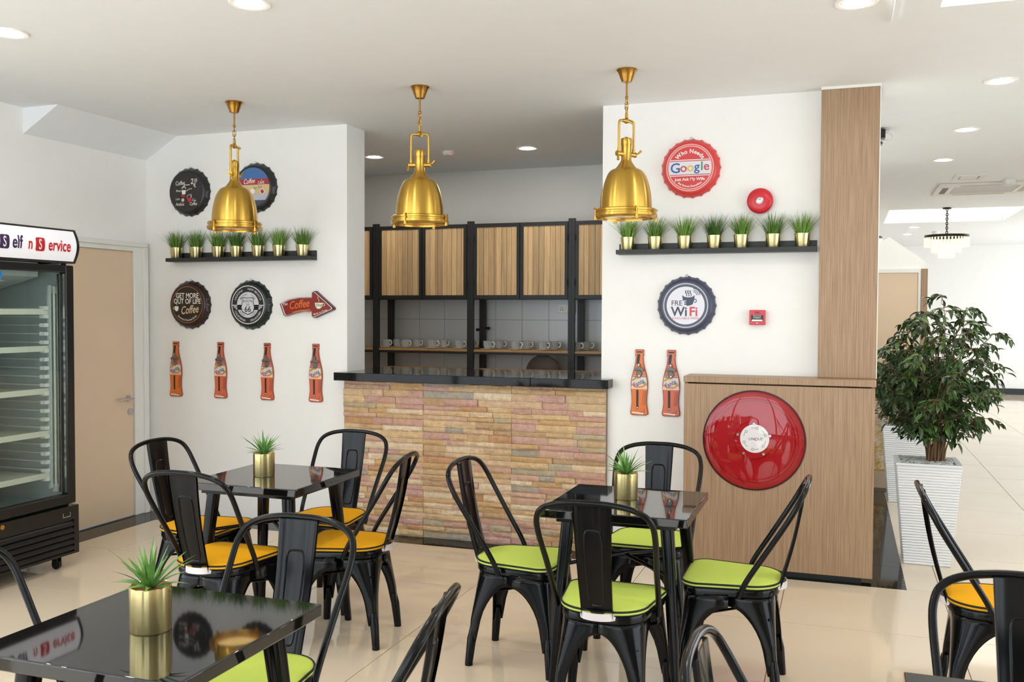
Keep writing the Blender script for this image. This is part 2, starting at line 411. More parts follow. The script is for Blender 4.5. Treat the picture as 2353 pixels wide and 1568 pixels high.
def ring2(mb, r0, r1, P, c=(0,0), a0=0, a1=360, n=48):
    vs = []; fs = []
    full = abs(a1-a0) >= 360; m_ = n if full else n+1
    for i in range(m_):
        a = R(a0+(a1-a0)*i/n)
        vs += [P(c[0]+r0*math.cos(a), c[1]+r0*math.sin(a)), P(c[0]+r1*math.cos(a), c[1]+r1*math.sin(a))]
    for i in range(n):
        j = (i+1) % m_; fs.append((2*i, 2*i+1, 2*j+1, 2*j))
    mb.add(vs, fs)
def disc2(mb, r, P, c=(0,0), n=40, sx=1.0): poly(mb, [(c[0]+sx*r*math.cos(2*math.pi*i/n), c[1]+r*math.sin(2*math.pi*i/n)) for i in range(n)], P)
def stroke(mb, pts, w_, P):
    pts = [Vector((p[0], p[1], 0)) for p in pts]; vs = []
    for i, p in enumerate(pts):
        d = (pts[min(i+1, len(pts)-1)]-pts[max(i-1, 0)]).normalized(); n_ = Vector((-d.y, d.x, 0))*w_/2
        vs += [P((p+n_).x, (p+n_).y), P((p-n_).x, (p-n_).y)]
    mb.add(vs, [(2*i, 2*i+1, 2*i+3, 2*i+2) for i in range(len(pts)-1)])

# ================================================================== THE SETTING
FX0, FX1, FY0, FY1 = -5.5, 5.2, -1.9, 21.0
EX0 = -9.5  # unseen bay on the left, added to bring in more light
floor = struct(MB().box(FX0, FX1, FY0, FY1, -0.12, -0.004).box(EX0, FX0, FY0, 3.5, -0.12, -0.004).build('floor', 'grout'))
# polished floor tiles: joints run with the walls
TS = 0.852; JX, JY = -0.300, 5.022
tile_me = MB().box(0, TS-0.0042, 0, TS-0.0042, -0.004, 0).mesh('floor_tile', 'floor_tile')
def inview(x, y, z=0, pad=0.25):
    d = Vector((x, y, z-CAM_H)); f = d.dot(fw)
    if f < 0.3: return False
    return abs(d.dot(r2)/f) < (2353/2/LENS_PX)*(1+pad) and abs(d.dot(u2)/f) < (1568/2/LENS_PX)*(1+pad)
BX0, BX1, BY0 = WX+0.275, 0.367, 5.846           # edges of the dark stone border
cells = []
for i in range(-12, 8):
    for j in range(-11, 20):
        x0, y0 = JX+i*TS, JY+j*TS
        if x0+TS <= EX0 or x0 >= FX1 or y0+TS <= FY0 or y0 >= FY1 or (x0 < FX0-0.3 and y0 > 2.6): continue
        cells.append((x0, y0))
solo, rest = [], MB()
for (x0, y0) in cells:
    vis = any(inview(x0+a*TS, y0+b_*TS) for a in (0, .5, 1) for b_ in (0, .5, 1))
    # clip against the border of dark stone
    parts = [(max(x0, EX0), min(x0+TS-0.0042, FX1), max(y0, FY0), min(y0+TS-0.0042, FY1))]
    out = []
    for (a, b_, c, d) in parts:
        if c < BY0: out.append((max(a, BX0) if y0 > 2.4 else a, b_, c, min(d, BY0)))
        if d > BY0: out.append((max(a, BX1), b_, max(c, BY0), d))
    for q in out:
        if q[1]-q[0] > 0.01 and q[3]-q[2] > 0.01: solo.append((vis and y0 < 16, q))
nt_ = 0
for vis, q in solo:
    if vis and nt_ < 295:
        nt_ += 1; link('tile', MB().box(q[0], q[1], q[2], q[3], -0.004, 0).mesh('tile', 'floor_tile') if (q[1]-q[0] < TS-0.01 or q[3]-q[2] < TS-0.01) else tile_me,
                       floor, (0,0,0) if (q[1]-q[0] < TS-0.01 or q[3]-q[2] < TS-0.01) else (q[0], q[2], 0))
    else: rest.box(q[0], q[1], q[2], q[3], -0.004, 0)
rest.build('tile_field', 'floor_tile', floor, kind='stuff')
MB().box(WX, BX0-0.002, JY-2*TS, BY0+0.24, -0.004, 0).build('border_strip', 'black_granite', floor)
MB().box(BX0-0.002, BX1, BY0, 6.36, -0.004, 0).build('border_strip', 'black_granite', floor)
MB().box(0.06, BX1-0.002, 6.362, 9.0, -0.004, 0).build('border_strip', 'black_granite', floor)
MB().box(0.06, 0.70, 9.002, 9.29, -0.004, 0.001).build('border_strip', 'black_granite', floor)
MB().box(-5.2, -0.06, 6.37, 8.6, -0.004, 0).build('kitchen_floor', 'floor_tile', floor)

# ceiling with two lit troughs over the hall
holes = [(0.385, 2.3, 2.3, 4.605), (0.55, 2.17, 13.42, 15.38)]
xs = sorted({FX0, FX1, *[h[0] for h in holes], *[h[1] for h in holes]}); ys = sorted({FY0, FY1, *[h[2] for h in holes], *[h[3] for h in holes]})
cm = MB()
for i in range(len(xs)-1):
    for j in range(len(ys)-1):
        mx_, my_ = (xs[i]+xs[i+1])/2, (ys[j]+ys[j+1])/2
        if not any(h[0] < mx_ < h[1] and h[2] < my_ < h[3] for h in holes): cm.box(xs[i], xs[i+1], ys[j], ys[j+1], H, H+0.14)
cm.box(EX0, FX0, FY0, 3.5, H, H+0.14); ceiling = struct(cm.build('ceiling', 'ceiling_paint'))
for k, h in enumerate(holes):
    o = MB().box(h[0]-0.05, h[1]+0.05, h[2]-0.05, h[3]+0.05, H+0.141, H+0.16).build('ceiling_light_panel', 'panel_glow')
    tag(o, ['glowing rectangular light trough in the ceiling at the top right edge', 'glowing rectangular light trough in the hall ceiling behind the chandelier'][k], 'ceiling light')
struct(MB().box(0.19, 0.215, 2.6, 4.735, H-0.022, H).build('trim_1', 'ceiling_paint'))
# bulkhead with sloping soffit over the door on the left
struct(MB().prism([(WX, 2.781), (-4.911, H), (WX, H)], lambda x, z: (x, 4.915, z), lambda x, z: (x, WY, z)).build('ceiling_bulkhead', 'ceiling_paint'))

struct(MB().box(FX0, WX, 3.3, 9.4, 0, H).build('wall_left', 'wall_paint'))
struct(MB().box(EX0, FX0, 3.3, 3.5, 0, H).build('wall_front_left', 'wall_paint'))  # unseen wall closing the added left bay
struct(MB().box(WX, -3.418, WY, 6.36, 0, H).build('wall_back_left', 'wall_paint'))
struct(MB().box(-1.512, 0.10, WY, 6.36, 0, H).build('wall_back_right', 'wall_paint'))
struct(MB().box(-0.06, 0.06, 6.36, 9.28, 0, H).build('wall_kitchen_right', 'wall_paint'))
struct(MB().box(FX0, FX1, 20.8, 21.0, 0, H).build('wall_far', 'wall_paint'))
struct(MB().box(0.7, FX1, 20.77, 20.8, 0, 0.12).build('baseboard_far', 'skirting_black'))
struct(MB().box(-1.2, -1.0, 9.4, 20.8, 0, H).build('wall_hall_left', 'wall_paint'))
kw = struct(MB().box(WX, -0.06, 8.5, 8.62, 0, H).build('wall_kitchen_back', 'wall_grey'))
# glazed white tiles on the lower part of the kitchen wall
MB().box(-5.2, -0.07, 8.497, 8.5, 0.2, 2.09).build('grout_bed', 'tile_grout', kw)
tm = MB().box(0, 0.264, -0.007, 0, 0, 0.564).mesh('wall_tile', 'tile_white')
for i in range(-4, 11):
    for j in range(0, 3):
        link('wall_tile', tm, kw, (-4.22+0.2675*i, 8.5, 0.388+0.5675*j-0.0), scale=(1, 1, 1))
# sloping white partition with the beige door in the hall (stairs enclosure)
PY = 9.28
pl = [(0.0, 0.0), (0.70, 0.0), (0.70, 2.06), (0.385, 2.294), (0.27, 2.225), (0.0, 2.08)]
struct(MB().prism(pl, lambda x, z: (x, PY, z), lambda x, z: (x, PY+0.12, z)).build('wall_hall_partition', 'wall_paint'))
d2 = struct(MB().box(0.13, 0.632, PY-0.012, PY, 0.02, 1.965).build('door_2', 'door_beige'))
MB().box(0.12, 0.655, PY-0.022, PY, 1.966, 2.0).build('door_frame', 'white_frame', d2)
MB().box(0.633, 0.655, PY-0.022, PY, 0, 1.966).build('door_frame', 'white_frame', d2)
struct(MB().box(0.657, 0.71, PY-0.03, PY+0.12, 0.0, 2.0).build('trim_2', 'laminate'))

# left door
d1 = struct(MB().box(WX, WX+0.012, 5.02, 5.915, 0.012, 2.05).build('door_1', 'door_beige'))
fr = MB(); fr.box(WX, WX+0.03, 5.918, 6.055, 0, 2.09); fr.box(WX, WX+0.03, 4.90, 5.017, 0, 2.09); fr.box(WX, WX+0.03, 5.017, 5.918, 2.053, 2.09)
fr.build('door_frame', 'white_frame', d1, bevel=0.004)
fs = MB(); fs.box(WX, WX+0.045, 6.01, 6.062, 0, 2.088); fs.box(WX, WX+0.045, 4.86, 6.062, 2.0885, 2.125); fs.build('architrave', 'white_frame', d1, bevel=0.004)
dh = MB(); hx = WX+0.012
dh.cyl((hx, 5.86, 0.92), (hx+0.012, 5.86, 0.92), 0.026, n=20); dh.tube(catmull([(hx+0.01, 5.86, 0.92), (hx+0.05, 5.86, 0.92), (hx+0.06, 5.84, 0.92), (hx+0.06, 5.74, 0.92), (hx+0.055, 5.72, 0.918)], 4), 0.010, 10)
h1 = dh.build('handle', 'chrome', d1)
lk = MB(); lk.cyl((hx, 5.88, 0.815), (hx+0.01, 5.88, 0.815), 0.026, n=20); lk.box(hx+0.01, hx+0.012, 5.877, 5.883, 0.80, 0.82); lk.build('lock_plate', 'chrome', d1)

# unseen glazing added for daylight, behind the camera and on both sides (only bars)
RW = 0.5
w1 = struct(MB().box(EX0, RW, FY0, FY0+0.12, 0, 0.10).build('added_window_1', 'black_frame'))
m_ = MB()
for k in range(7): m_.box(EX0+1.84*k, EX0+1.84*k+0.07, FY0, FY0+0.1, 0.1, H)
for z in (2.25, H-0.1): m_.box(EX0, RW, FY0, FY0+0.1, z-0.035, z+0.035)
m_.build('added_window_frame', 'black_frame', w1)
struct(MB().box(RW, FX1, FY0, FY0+0.12, 0, H).build('wall_front_right', 'wall_paint'))  # unseen wall, sized to cut daylight on the right
struct(MB().box(FX1-0.1, FX1+0.1, FY0+0.12, 0.8, 0, H).build('wall_right', 'wall_paint'))  # unseen wall, its length set to hold back side light
struct(MB().box(FX1-0.1, FX1+0.1, 6.4, 13.6, 0, H).build('wall_right_pier', 'wall_paint'))  # unseen solid stretch, sized to limit daylight from the right
w4 = struct(MB().box(FX1-0.1, FX1, 0.8, 6.4, 0, 0.10).build('added_window_4', 'black_frame'))  # unseen window placed to light the left wall
m_ = MB()
for k in range(4): m_.box(FX1-0.1, FX1, 0.8+1.84*k, 0.87+1.84*k, 0.1, H)
for z in (2.25, H-0.1): m_.box(FX1-0.1, FX1, 0.8, 6.4, z-0.035, z+0.035)
m_.build('added_window_frame', 'black_frame', w4)
struct(MB().box(FX1-0.1, FX1+0.1, 20.0, 20.8, 0, H).build('wall_right_end', 'wall_paint'))  # unseen wall end, left over where the hall window was sized
w2 = struct(MB().box(FX1-0.1, FX1, 13.6, 20.0, 0, 0.10).build('added_window_2', 'black_frame'))  # unseen window, sized to set the hall brightness
m_ = MB()
for k in range(4): m_.box(FX1-0.1, FX1, 13.6+2.1*k, 13.67+2.1*k, 0.1, H)
for z in (2.25, H-0.1): m_.box(FX1-0.1, FX1, 13.6, 20.0, z-0.035, z+0.035)
m_.build('added_window_frame', 'black_frame', w2)
w3 = struct(MB().box(EX0, EX0+0.1, FY0+0.12, 3.3, 0, 0.10).build('added_window_3', 'black_frame'))  # unseen window of the added left bay, for light from the left
m_ = MB()
for k in range(4): m_.box(EX0, EX0+0.1, FY0+0.13+1.64*k, FY0+0.20+1.64*k, 0.1, H)
for z in (2.25, H-0.1): m_.box(EX0, EX0+0.1, FY0+0.13, 3.3, z-0.035, z+0.035)
m_.build('added_window_frame', 'black_frame', w3)

# ---------------------------------------------------------------- stone counter
SX0, SX1 = -3.418, -1.468
cw = struct(MB().box(SX0, SX1, 6.062, 6.36, 0, 1.098).build('wall_counter', 'grout'))
rs = random.Random(11)
stone_mes = []
for k in range(8):
    sm = MB(); nx, nz_ = 5, 3
    g = [[(i/nx, (0.0 if (i in (0, nx) or j in (0, nz_)) else -rs.uniform(0.05, 0.5))-1.0, j/nz_) for i in range(nx+1)] for j in range(nz_+1)]
    for j in (0, nz_):
        for i in range(nx+1): g[j][i] = (g[j][i][0], -1.0+rs.uniform(-0.12, 0.2), g[j][i][2])
    vs = [p for row in g for p in row]; f_ = []
    for j in range(nz_):
        for i in range(nx): a = j*(nx+1)+i; f_.append((a, a+1, a+nx+2, a+nx+1))
    per = [j0 for j0 in range(nx+1)]+[(j+1)*(nx+1)+nx for j in range(nz_)]+[nz_*(nx+1)+i for i in range(nx-1, -1, -1)]+[j*(nx+1) for j in range(nz_-1, 0, -1)]
    base = len(vs)
    for q in per: vs.append((vs[q][0], 0, vs[q][2]))
    for i in range(len(per)):
        j = (i+1) % len(per); f_.append((per[j], per[i], base+i, base+j))
    sm.add(vs, f_); stone_mes.append(sm.mesh('stone', 'ledge_stone', 25))
PX = [SX0, -2.785, -2.125, SX1]
hts = []; zz = 0.0
while zz < 1.098-0.02:
    h_ = rs.choice((0.036, 0.04, 0.044, 0.05, 0.034)); h_ = min(h_, 1.098-zz)
    if 1.098-zz-h_ < 0.022: h_ = 1.098-zz
    hts.append((zz, h_)); zz += h_
ns = 0
for pi in range(3):
    for (z0, h_) in hts:
        x0, x1 = PX[pi], PX[pi+1]; n_ = rs.choice((2, 3, 3, 4, 4)); 
        cuts = sorted([x0]+[x0+(x1-x0)*(q+rs.uniform(-0.28, 0.28))/n_ for q in range(1, n_)]+[x1])
        for a, b_ in zip(cuts[:-1], cuts[1:]):
            dp = rs.uniform(0.012, 0.034)
            sh = rs.random() < 0.12
            link('stone', rs.choice(stone_mes), cw, (a+0.0008, 6.062, z0+0.0006), scale=(b_-a-0.0016, dp, h_-0.0014)); ns += 1
ct = thing('counter_top', 'long polished black granite counter top over the stone wall', 'countertop', (0, 0, 1.10))
MB().box(-3.452, -1.965, 5.955, 6.85, 0, 0.058).build('slab', 'black_granite', ct, bevel=0.003)
MB().box(-1.963, -1.432, 5.955, 6.088, 0, 0.058).build('slab', 'black_granite', ct, bevel=0.003)
MB().box(-1.963, -1.514, 6.088, 6.85, 0, 0.058).build('slab', 'black_granite', ct)

# ---------------------------------------------------------------- wooden column and hose reel cabinet
col = thing('wooden_column', 'tall wood laminate column rising from the hose reel cabinet to the ceiling', 'column', (0.0215, 6.0, 1.207))
MB().box(-0.1645, 0.1645, 0, 0.092, 0, H-1.207-0.016).build('cladding', 'laminate', col, bevel=0.002)
MB().box(-0.166, 0.170, -0.003, 0.092, H-1.207-0.016, H-1.207).build('cornice', 'white_frame', col)
MB().box(0.165, 0.170, 0.0, 0.36, 0, H-1.207-0.016).build('corner_trim', 'white_frame', col)
cab = thing('hose_reel_cabinet', 'wood laminate cabinet with a round red fire hose reel window', 'cabinet', (-0.3725, 5.85, 0))
hw = 0.5525; CC = (-0.130, 0.826); RR = 0.302
# front panel with a round opening
fp = MB(); n_ = 64; outer = []; inner = []
for i in range(n_):
    a = 2*math.pi*(i+0.5)/n_; c_, s_ = math.cos(a), math.sin(a)
    X0, X1, Z0, Z1 = -hw-CC[0], hw-CC[0], 0.045-CC[1], 1.16-CC[1]
    t = min([X for X in ((X1/c_ if c_ > 0 else X0/c_) if abs(c_) > 1e-6 else 9, (Z1/s_ if s_ > 0 else Z0/s_) if abs(s_) > 1e-6 else 9)])
    outer.append((CC[0]+t*c_, CC[1]+t*s_)); inner.append((CC[0]+RR*c_, CC[1]+RR*s_))
corners = [(-hw, 0.045), (hw, 0.045), (hw, 1.16), (-hw, 1.16)]
for q in corners:      # pull the nearest outline point into each corner
    k = min(range(n_), key=lambda i: (outer[i][0]-q[0])**2+(outer[i][1]-q[1])**2); outer[k] = q
ringo = [[(x, 0, z) for x, z in outer], [(x, 0, z) for x, z in inner], [(x, 0.02, z) for x, z in inner], [(x, 0.02, z) for x, z in outer]]
fp.loft(ringo, True, False, True); fp.build('front_panel', 'laminate', cab, ang=20)
bo = MB(); bo.box(-hw, -hw+0.02, 0.02, 0.24, 0.045, 1.165); bo.box(hw-0.02, hw, 0.02, 0.24, 0.045, 1.165); bo.box(-hw, hw, 0.22, 0.24, 0.045, 1.165); bo.box(-hw, hw, 0.02, 0.24, 0.045, 0.065)
bo.build('carcass', 'laminate', cab)
MB().box(-hw-0.004, hw+0.006, -0.006, 0.242, 1.168, 1.206).build('top_board', 'laminate', cab, bevel=0.004)
MB().box(-hw+0.01, hw-0.06, 0.05, 0.23, 0, 0.045).build('plinth', 'black_satin', cab)
MB().lathe([(RR+0.003, 0.0005), (RR+0.003, 0.004), (RR-0.002, 0.004), (RR-0.002, -0.02)], 64, (CC[0], 0, CC[1]), 'y').build('gasket', 'black_plastic', cab)
reel = MB().lathe([(0.301, -0.05), (0.301, -0.012), (0.290, -0.008), (0.262, -0.010), (0.256, -0.004), (0.245, -0.004), (0.238, -0.012), (0.14, -0.016), (0.118, -0.012), (0.112, -0.005), (0.0, -0.004)], 64, (CC[0], 0, CC[1]), 'y').build('hose_reel', 'red_gloss', cab)
PL = lambda d: (lambda u, v: (CC[0]+0.005+u, -d, CC[1]+0.01+v))
MB().lathe([(0.086, -0.004), (0.086, -0.001), (0, -0.001)], 40, (CC[0]+0.005, 0, CC[1]+0.01), 'y').build('disc_label', 'white_print', reel)
q = MB(); text(q, 'UNI', 0.023, -0.018, -0.01, PL(-0.0004), 0.01, 1.0, 0.3); q.build('lettering', 'blue_print', reel)
q = MB(); text(q, 'Q', 0.023, 0.008, -0.01, PL(-0.0004), 0.01, 1.0, 0.3); q.build('lettering', 'red_print', reel)
q = MB(); text(q, 'UE', 0.023, 0.031, -0.008, PL(-0.0004), 0.01, 1.0, 0.3); q.build('lettering', 'logo_green', reel)
q = MB()
for k in range(6):
    a = 60*k+20; ring2(q, 0.006, 0.008, PL(-0.0004), (0.066*math.cos(R(a)), 0.066*math.sin(R(a))), n=12)
    stroke(q, [(0.066*math.cos(R(a+8+3*t)), 0.066*math.sin(R(a+8+3*t))+0.004*math.sin(t*2)) for t in range(8)], 0.0018, PL(-0.0004))
q.build('pictogram', 'dark_print', reel)
bt = MB()
for k in range(5): a = R(72*k+90); bt.cyl((CC[0]+0.1*math.cos(a), 0.004, CC[1]+0.1*math.sin(a)), (CC[0]+0.1*math.cos(a), -0.003, CC[1]+0.1*math.sin(a)), 0.008, n=10)
bt.build('bolt', 'chrome', reel)
MB().lathe([(0.299, 0.0)]+[(0.299*math.cos(R(t)), 0.004+0.022*math.sin(R(t))) for t in range(8, 86, 8)]+[(0.004, 0.026)], 64, (CC[0], 0, CC[1]), 'y').build('window_dome', 'dome_glass', cab)

# ---------------------------------------------------------------- kitchen shelving units
KY = 8.10
ux = [-5.19, -4.229, -3.2545, -2.2855, -1.33]
names = ['black steel shelving unit with plank doors, leftmost in the kitchen and mostly hidden', 'black steel shelving unit with plank doors behind the middle brass pendant',
         'black steel shelving unit with plank doors in the middle right of the kitchen opening', 'black steel shelving unit with plank doors cut off by the right white wall']
rk = random.Random(5)
for k in range(4):
    a, b_ = ux[k]+0.0005, ux[k+1]-0.0005
    t = thing('shelving_unit', names[k], 'shelving unit', ((a+b_)/2, KY, 0), 0, 'kitchen shelving units'); w_ = (b_-a)/2
    for sx in (-1, 1):
        x0 = sx*w_; x1 = sx*(w_-0.03)
        MB().box(min(x0, x1), max(x0, x1), -0.012, 0.02, 0, 2.43).build('post', 'black_frame', t)
        MB().box(min(x0, x1), max(x0, x1), 0.30, 0.33, 0, 2.40).build('post', 'black_frame', t)
        MB().box(min(x0, x1), max(x0, x1), 0.02, 0.30, 2.37, 2.40).build('side_rail', 'black_frame', t)
    MB().box(-w_+0.03, w_-0.03, 0.02, 0.33, 2.385, 2.405).build('top_panel', 'black_frame', t)
    MB().box(-w_+0.03, w_-0.03, 0.02, 0.33, 1.712, 1.735).build('cabinet_floor', 'black_frame', t)
    MB().box(-w_+0.03, w_-0.03, 0.31, 0.33, 1.735, 2.385).build('cabinet_back', 'black_frame', t)
    MB().box(-w_+0.03, w_-0.03, 0.0, 0.02, 1.205, 1.228).build('shelf_rail', 'black_frame', t)
    MB().box(-w_+0.03, w_-0.03, 0.0, 0.33, 1.228, 1.248).build('shelf_board', 'shelf_wood', t)
    MB().box(-w_+0.03, w_-0.03, 0.0, 0.33, 0.86, 0.88).build('shelf_board', 'shelf_wood', t)
    for s in (0, 1):
        dx0, dx1 = (-w_+0.034, -0.003) if s == 0 else (0.003, w_-0.034)
        dr = MB(); z0, z1, e = 1.716, 2.405, 0.028
        dr.box(dx0, dx0+e, -0.016, 0.016, z0, z1); dr.box(dx1-e, dx1, -0.016, 0.016, z0, z1)
        dr.box(dx0+e, dx1-e, -0.016, 0.016, z0, z0+0.034); dr.box(dx0+e, dx1-e, -0.016, 0.016, z1-0.034, z1)
        do = dr.build('door', 'black_frame', t)
        xx = dx0+e
        while xx < dx1-e-0.006:
            ww = min(rk.choice((0.045, 0.05, 0.052, 0.02, 0.056)), dx1-e-xx)
            MB().box(xx+0.0016, xx+ww-0.0016, -0.006-rk.uniform(0, 0.003), 0.006, z0+0.034, z1-0.034).build('plank', 'plank', do); xx += ww
        hxp = dx0 if s == 0 else dx1
        for zz in (1.86, 2.26): MB().cyl((hxp, -0.02, zz-0.03), (hxp, -0.02, zz+0.03), 0.007, n=8).build('hinge', 'black_frame', do)
    if k == 2: MB().cyl((-w_+0.028, 0.30, 1.44), (-w_+0.075, 0.30, 1.44), 0.014, n=10).build('wall_bracket', 'black_frame', t)
    if k == 1: MB().cyl((w_-0.028, 0.30, 1.425), (w_-0.06, 0.30, 1.425), 0.013, n=10).build('wall_bracket', 'black_frame', t)
# cups and saucers in two rows on the shelf
def make_cup():
    t = thing('coffee_cup', '', 'cup')
    MB().lathe([(0, 0.0), (0.032, 0.0), (0.037, 0.004), (0.045, 0.03), (0.046, 0.066), (0.047, 0.07), (0.044, 0.07), (0.043, 0.03), (0.034, 0.008), (0, 0.008)], 28).build('bowl', 'cup_pattern', t)
    MB().tube(catmull([(0.043, 0, 0.056), (0.062, 0, 0.060), (0.073, 0, 0.044), (0.066, 0, 0.024), (0.044, 0, 0.016)], 5), 0.0055, 8).build('handle', 'cup_white', t)
    return t
cup0 = make_cup(); sau = MB().lathe([(0, 0), (0.04, 0), (0.068, 0.006), (0.068, 0.008), (0.04, 0.004), (0, 0.003)], 28).mesh('saucer', 'cup_white')
cx = [-4.172, -3.962, -3.683, -3.396, -3.118, -2.842, -2.576, -2.270, -1.985]
ords = ['leftmost', 'second', 'third', 'fourth', 'fifth', 'sixth', 'seventh', 'eighth', 'rightmost']
first = True
for row, (y_, dx) in enumerate(((KY+0.095, 0), (KY+0.225, 0.062))):
    for i, x in enumerate(cx):
        lo = 'patterned cup, %s%s in the %s row on the kitchen shelf' % (ords[i], ' from left' if 0 < i < 8 else '', ['front', 'back'][row])
        p_ = (x+dx, y_, 1.256); rz = R(random.uniform(-25, 5))
        if first: cup0.location = p_; cup0.rotation_euler = (0,0,rz); cup0['label'] = lo; cup0['group'] = 'cups on the kitchen shelf'; first = False
        else: dup(cup0, lo, p_, rz, 'cups on the kitchen shelf')
        s_ = link('saucer', sau, None, (x+dx, y_, 1.248)); tag(s_, 'white saucer under the %s%s cup of the %s row' % (ords[i], ' from left' if 0 < i < 8 else '', ['front', 'back'][row]), 'saucer', 'saucers on the kitchen shelf')
bd = MB(); bd.lathe([(0.0, -0.009), (0.158, -0.009), (0.165, -0.004), (0.165, 0.004), (0.158, 0.009), (0.0, 0.009)], 48, (0, 0, 0.165), 'y')
bo_ = bd.build('round_tray', 'brown_board', None, loc=(-2.56, 8.135, 0.88)); tag(bo_, 'dark brown round board showing above the counter edge', 'tray')
so = thing('wall_socket', 'white double power socket on the tiled kitchen wall', 'socket', (-2.446, 8.494, 1.63))
MB().box(-0.09, 0.09, -0.012, 0, -0.042, 0.042).build('plate', 'white_frame', so, bevel=0.003)
q = MB()
for dx in (-0.045, 0.045):
    for (a, c) in ((0, 0.008), (-0.011, -0.012), (0.011, -0.012)): q.box(dx+a-0.003, dx+a+0.003, -0.0135, -0.012, c-0.006, c+0.006)
q.build('slot', 'dark_print', so)
q = MB(); q.box(-0.03, -0.012, -0.0145, -0.012, 0.024, 0.034); q.box(0.012, 0.03, -0.0145, -0.012, 0.024, 0.034); q.build('switch', 'white_print', so)

# ================================================================== CHAIRS, CUSHIONS, TABLES
def seat_outline(grow=0.0, n=6):
    fw_, rw, fy, ry, fr_, rr = 0.195+grow, 0.168+grow, 0.19+grow, -0.195-grow, 0.065+grow, 0.125+grow
    pts = []
    for cx_, cy_, rad, a0, a1 in ((fw_-fr_, fy-fr_, fr_, 0, 90), (-fw_+fr_, fy-fr_, fr_, 90, 180), (-rw+rr, ry+rr, rr, 180, 270), (rw-rr, ry+rr, rr, 270, 360)):
        for i in range(n+1):
            a = R(a0+(a1-a0)*i/n); pts.append((cx_+rad*math.cos(a), cy_+rad*math.sin(a)))
    return pts
FEET = {(1, 1): (0.222, 0.208), (-1, 1): (-0.222, 0.208), (1, -1): (0.184, -0.210), (-1, -1): (-0.184, -0.210)}
TOPC = {(1, 1): (0.190, 0.183), (-1, 1): (-0.190, 0.183), (1, -1): (0.158, -0.178), (-1, -1): (-0.158, -0.178)}
def leg_mesh(sx, sy):
    mb = MB(); rows = []; zt, zb = 0.43, 0.11
    tx, ty = TOPC[(sx, sy)]; fx, fy = FEET[(sx, sy)]
    for z in (0.43, 0.40, 0.385, 0.3782, 0.3772, 0.375, 0.370, 0.362, 0.350, 0.334, 0.312, 0.285, 0.25, 0.21, 0.16, 0.11):
        t = (zt-z)/zt; e = 0.80*t+0.20*t*t
        cx_, cy_ = tx+(fx-tx)*e, ty+(fy-ty)*e
        d = max(0.0, (0.378-z)); k = max(0.0, 1-d/0.17); f = 1-math.sqrt(max(0, 1-k*k)) if z <= 0.378 else 1.0
        w1 = 0.078-0.040*min(1, (zt-z)/(zt-zb))
        wx = w1+(abs(cx_)+0.001-w1)*f; wy = w1+(abs(cy_)+0.003-w1)*f
        rc = (0.07 if sy > 0 else 0.10)*max(0.2, 1-1.6*t)
        rcx, rcy = min(rc, wx*0.9), min(rc, wy*0.9)
        row = [(cx_-sx*wx, cy_, z), (cx_-sx*(rcx+(wx-rcx)*0.5), cy_, z)]
        for j in range(6):
            a = math.pi/2*j/5
            row.append((cx_-sx*rcx*(1-math.sin(a)), cy_-sy*rcy*(1-math.cos(a)), z))
        row += [(cx_, cy_-sy*(rcy+(wy-rcy)*0.5), z), (cx_, cy_-sy*wy, z)]
        rows.append(row)
    mb.loft(rows, False, False)
    # rounded foot
    t = (zt-0.15)/zt; e = 0.8*t+0.2*t*t; ax, ay = tx+(fx-tx)*e-sx*0.014, ty+(fy-ty)*e-sy*0.014
    mb.tube([(ax, ay, 0.17), (ax+(fx-sx*0.012-ax)*0.3, ay+(fy-sy*0.012-ay)*0.3, 0.12), (fx-sx*0.012, fy-sy*0.012, 0.012), (fx-sx*0.012, fy-sy*0.012, 0.0)], [0.014, 0.0215, 0.0185, 0.0185], 10)
    return mb
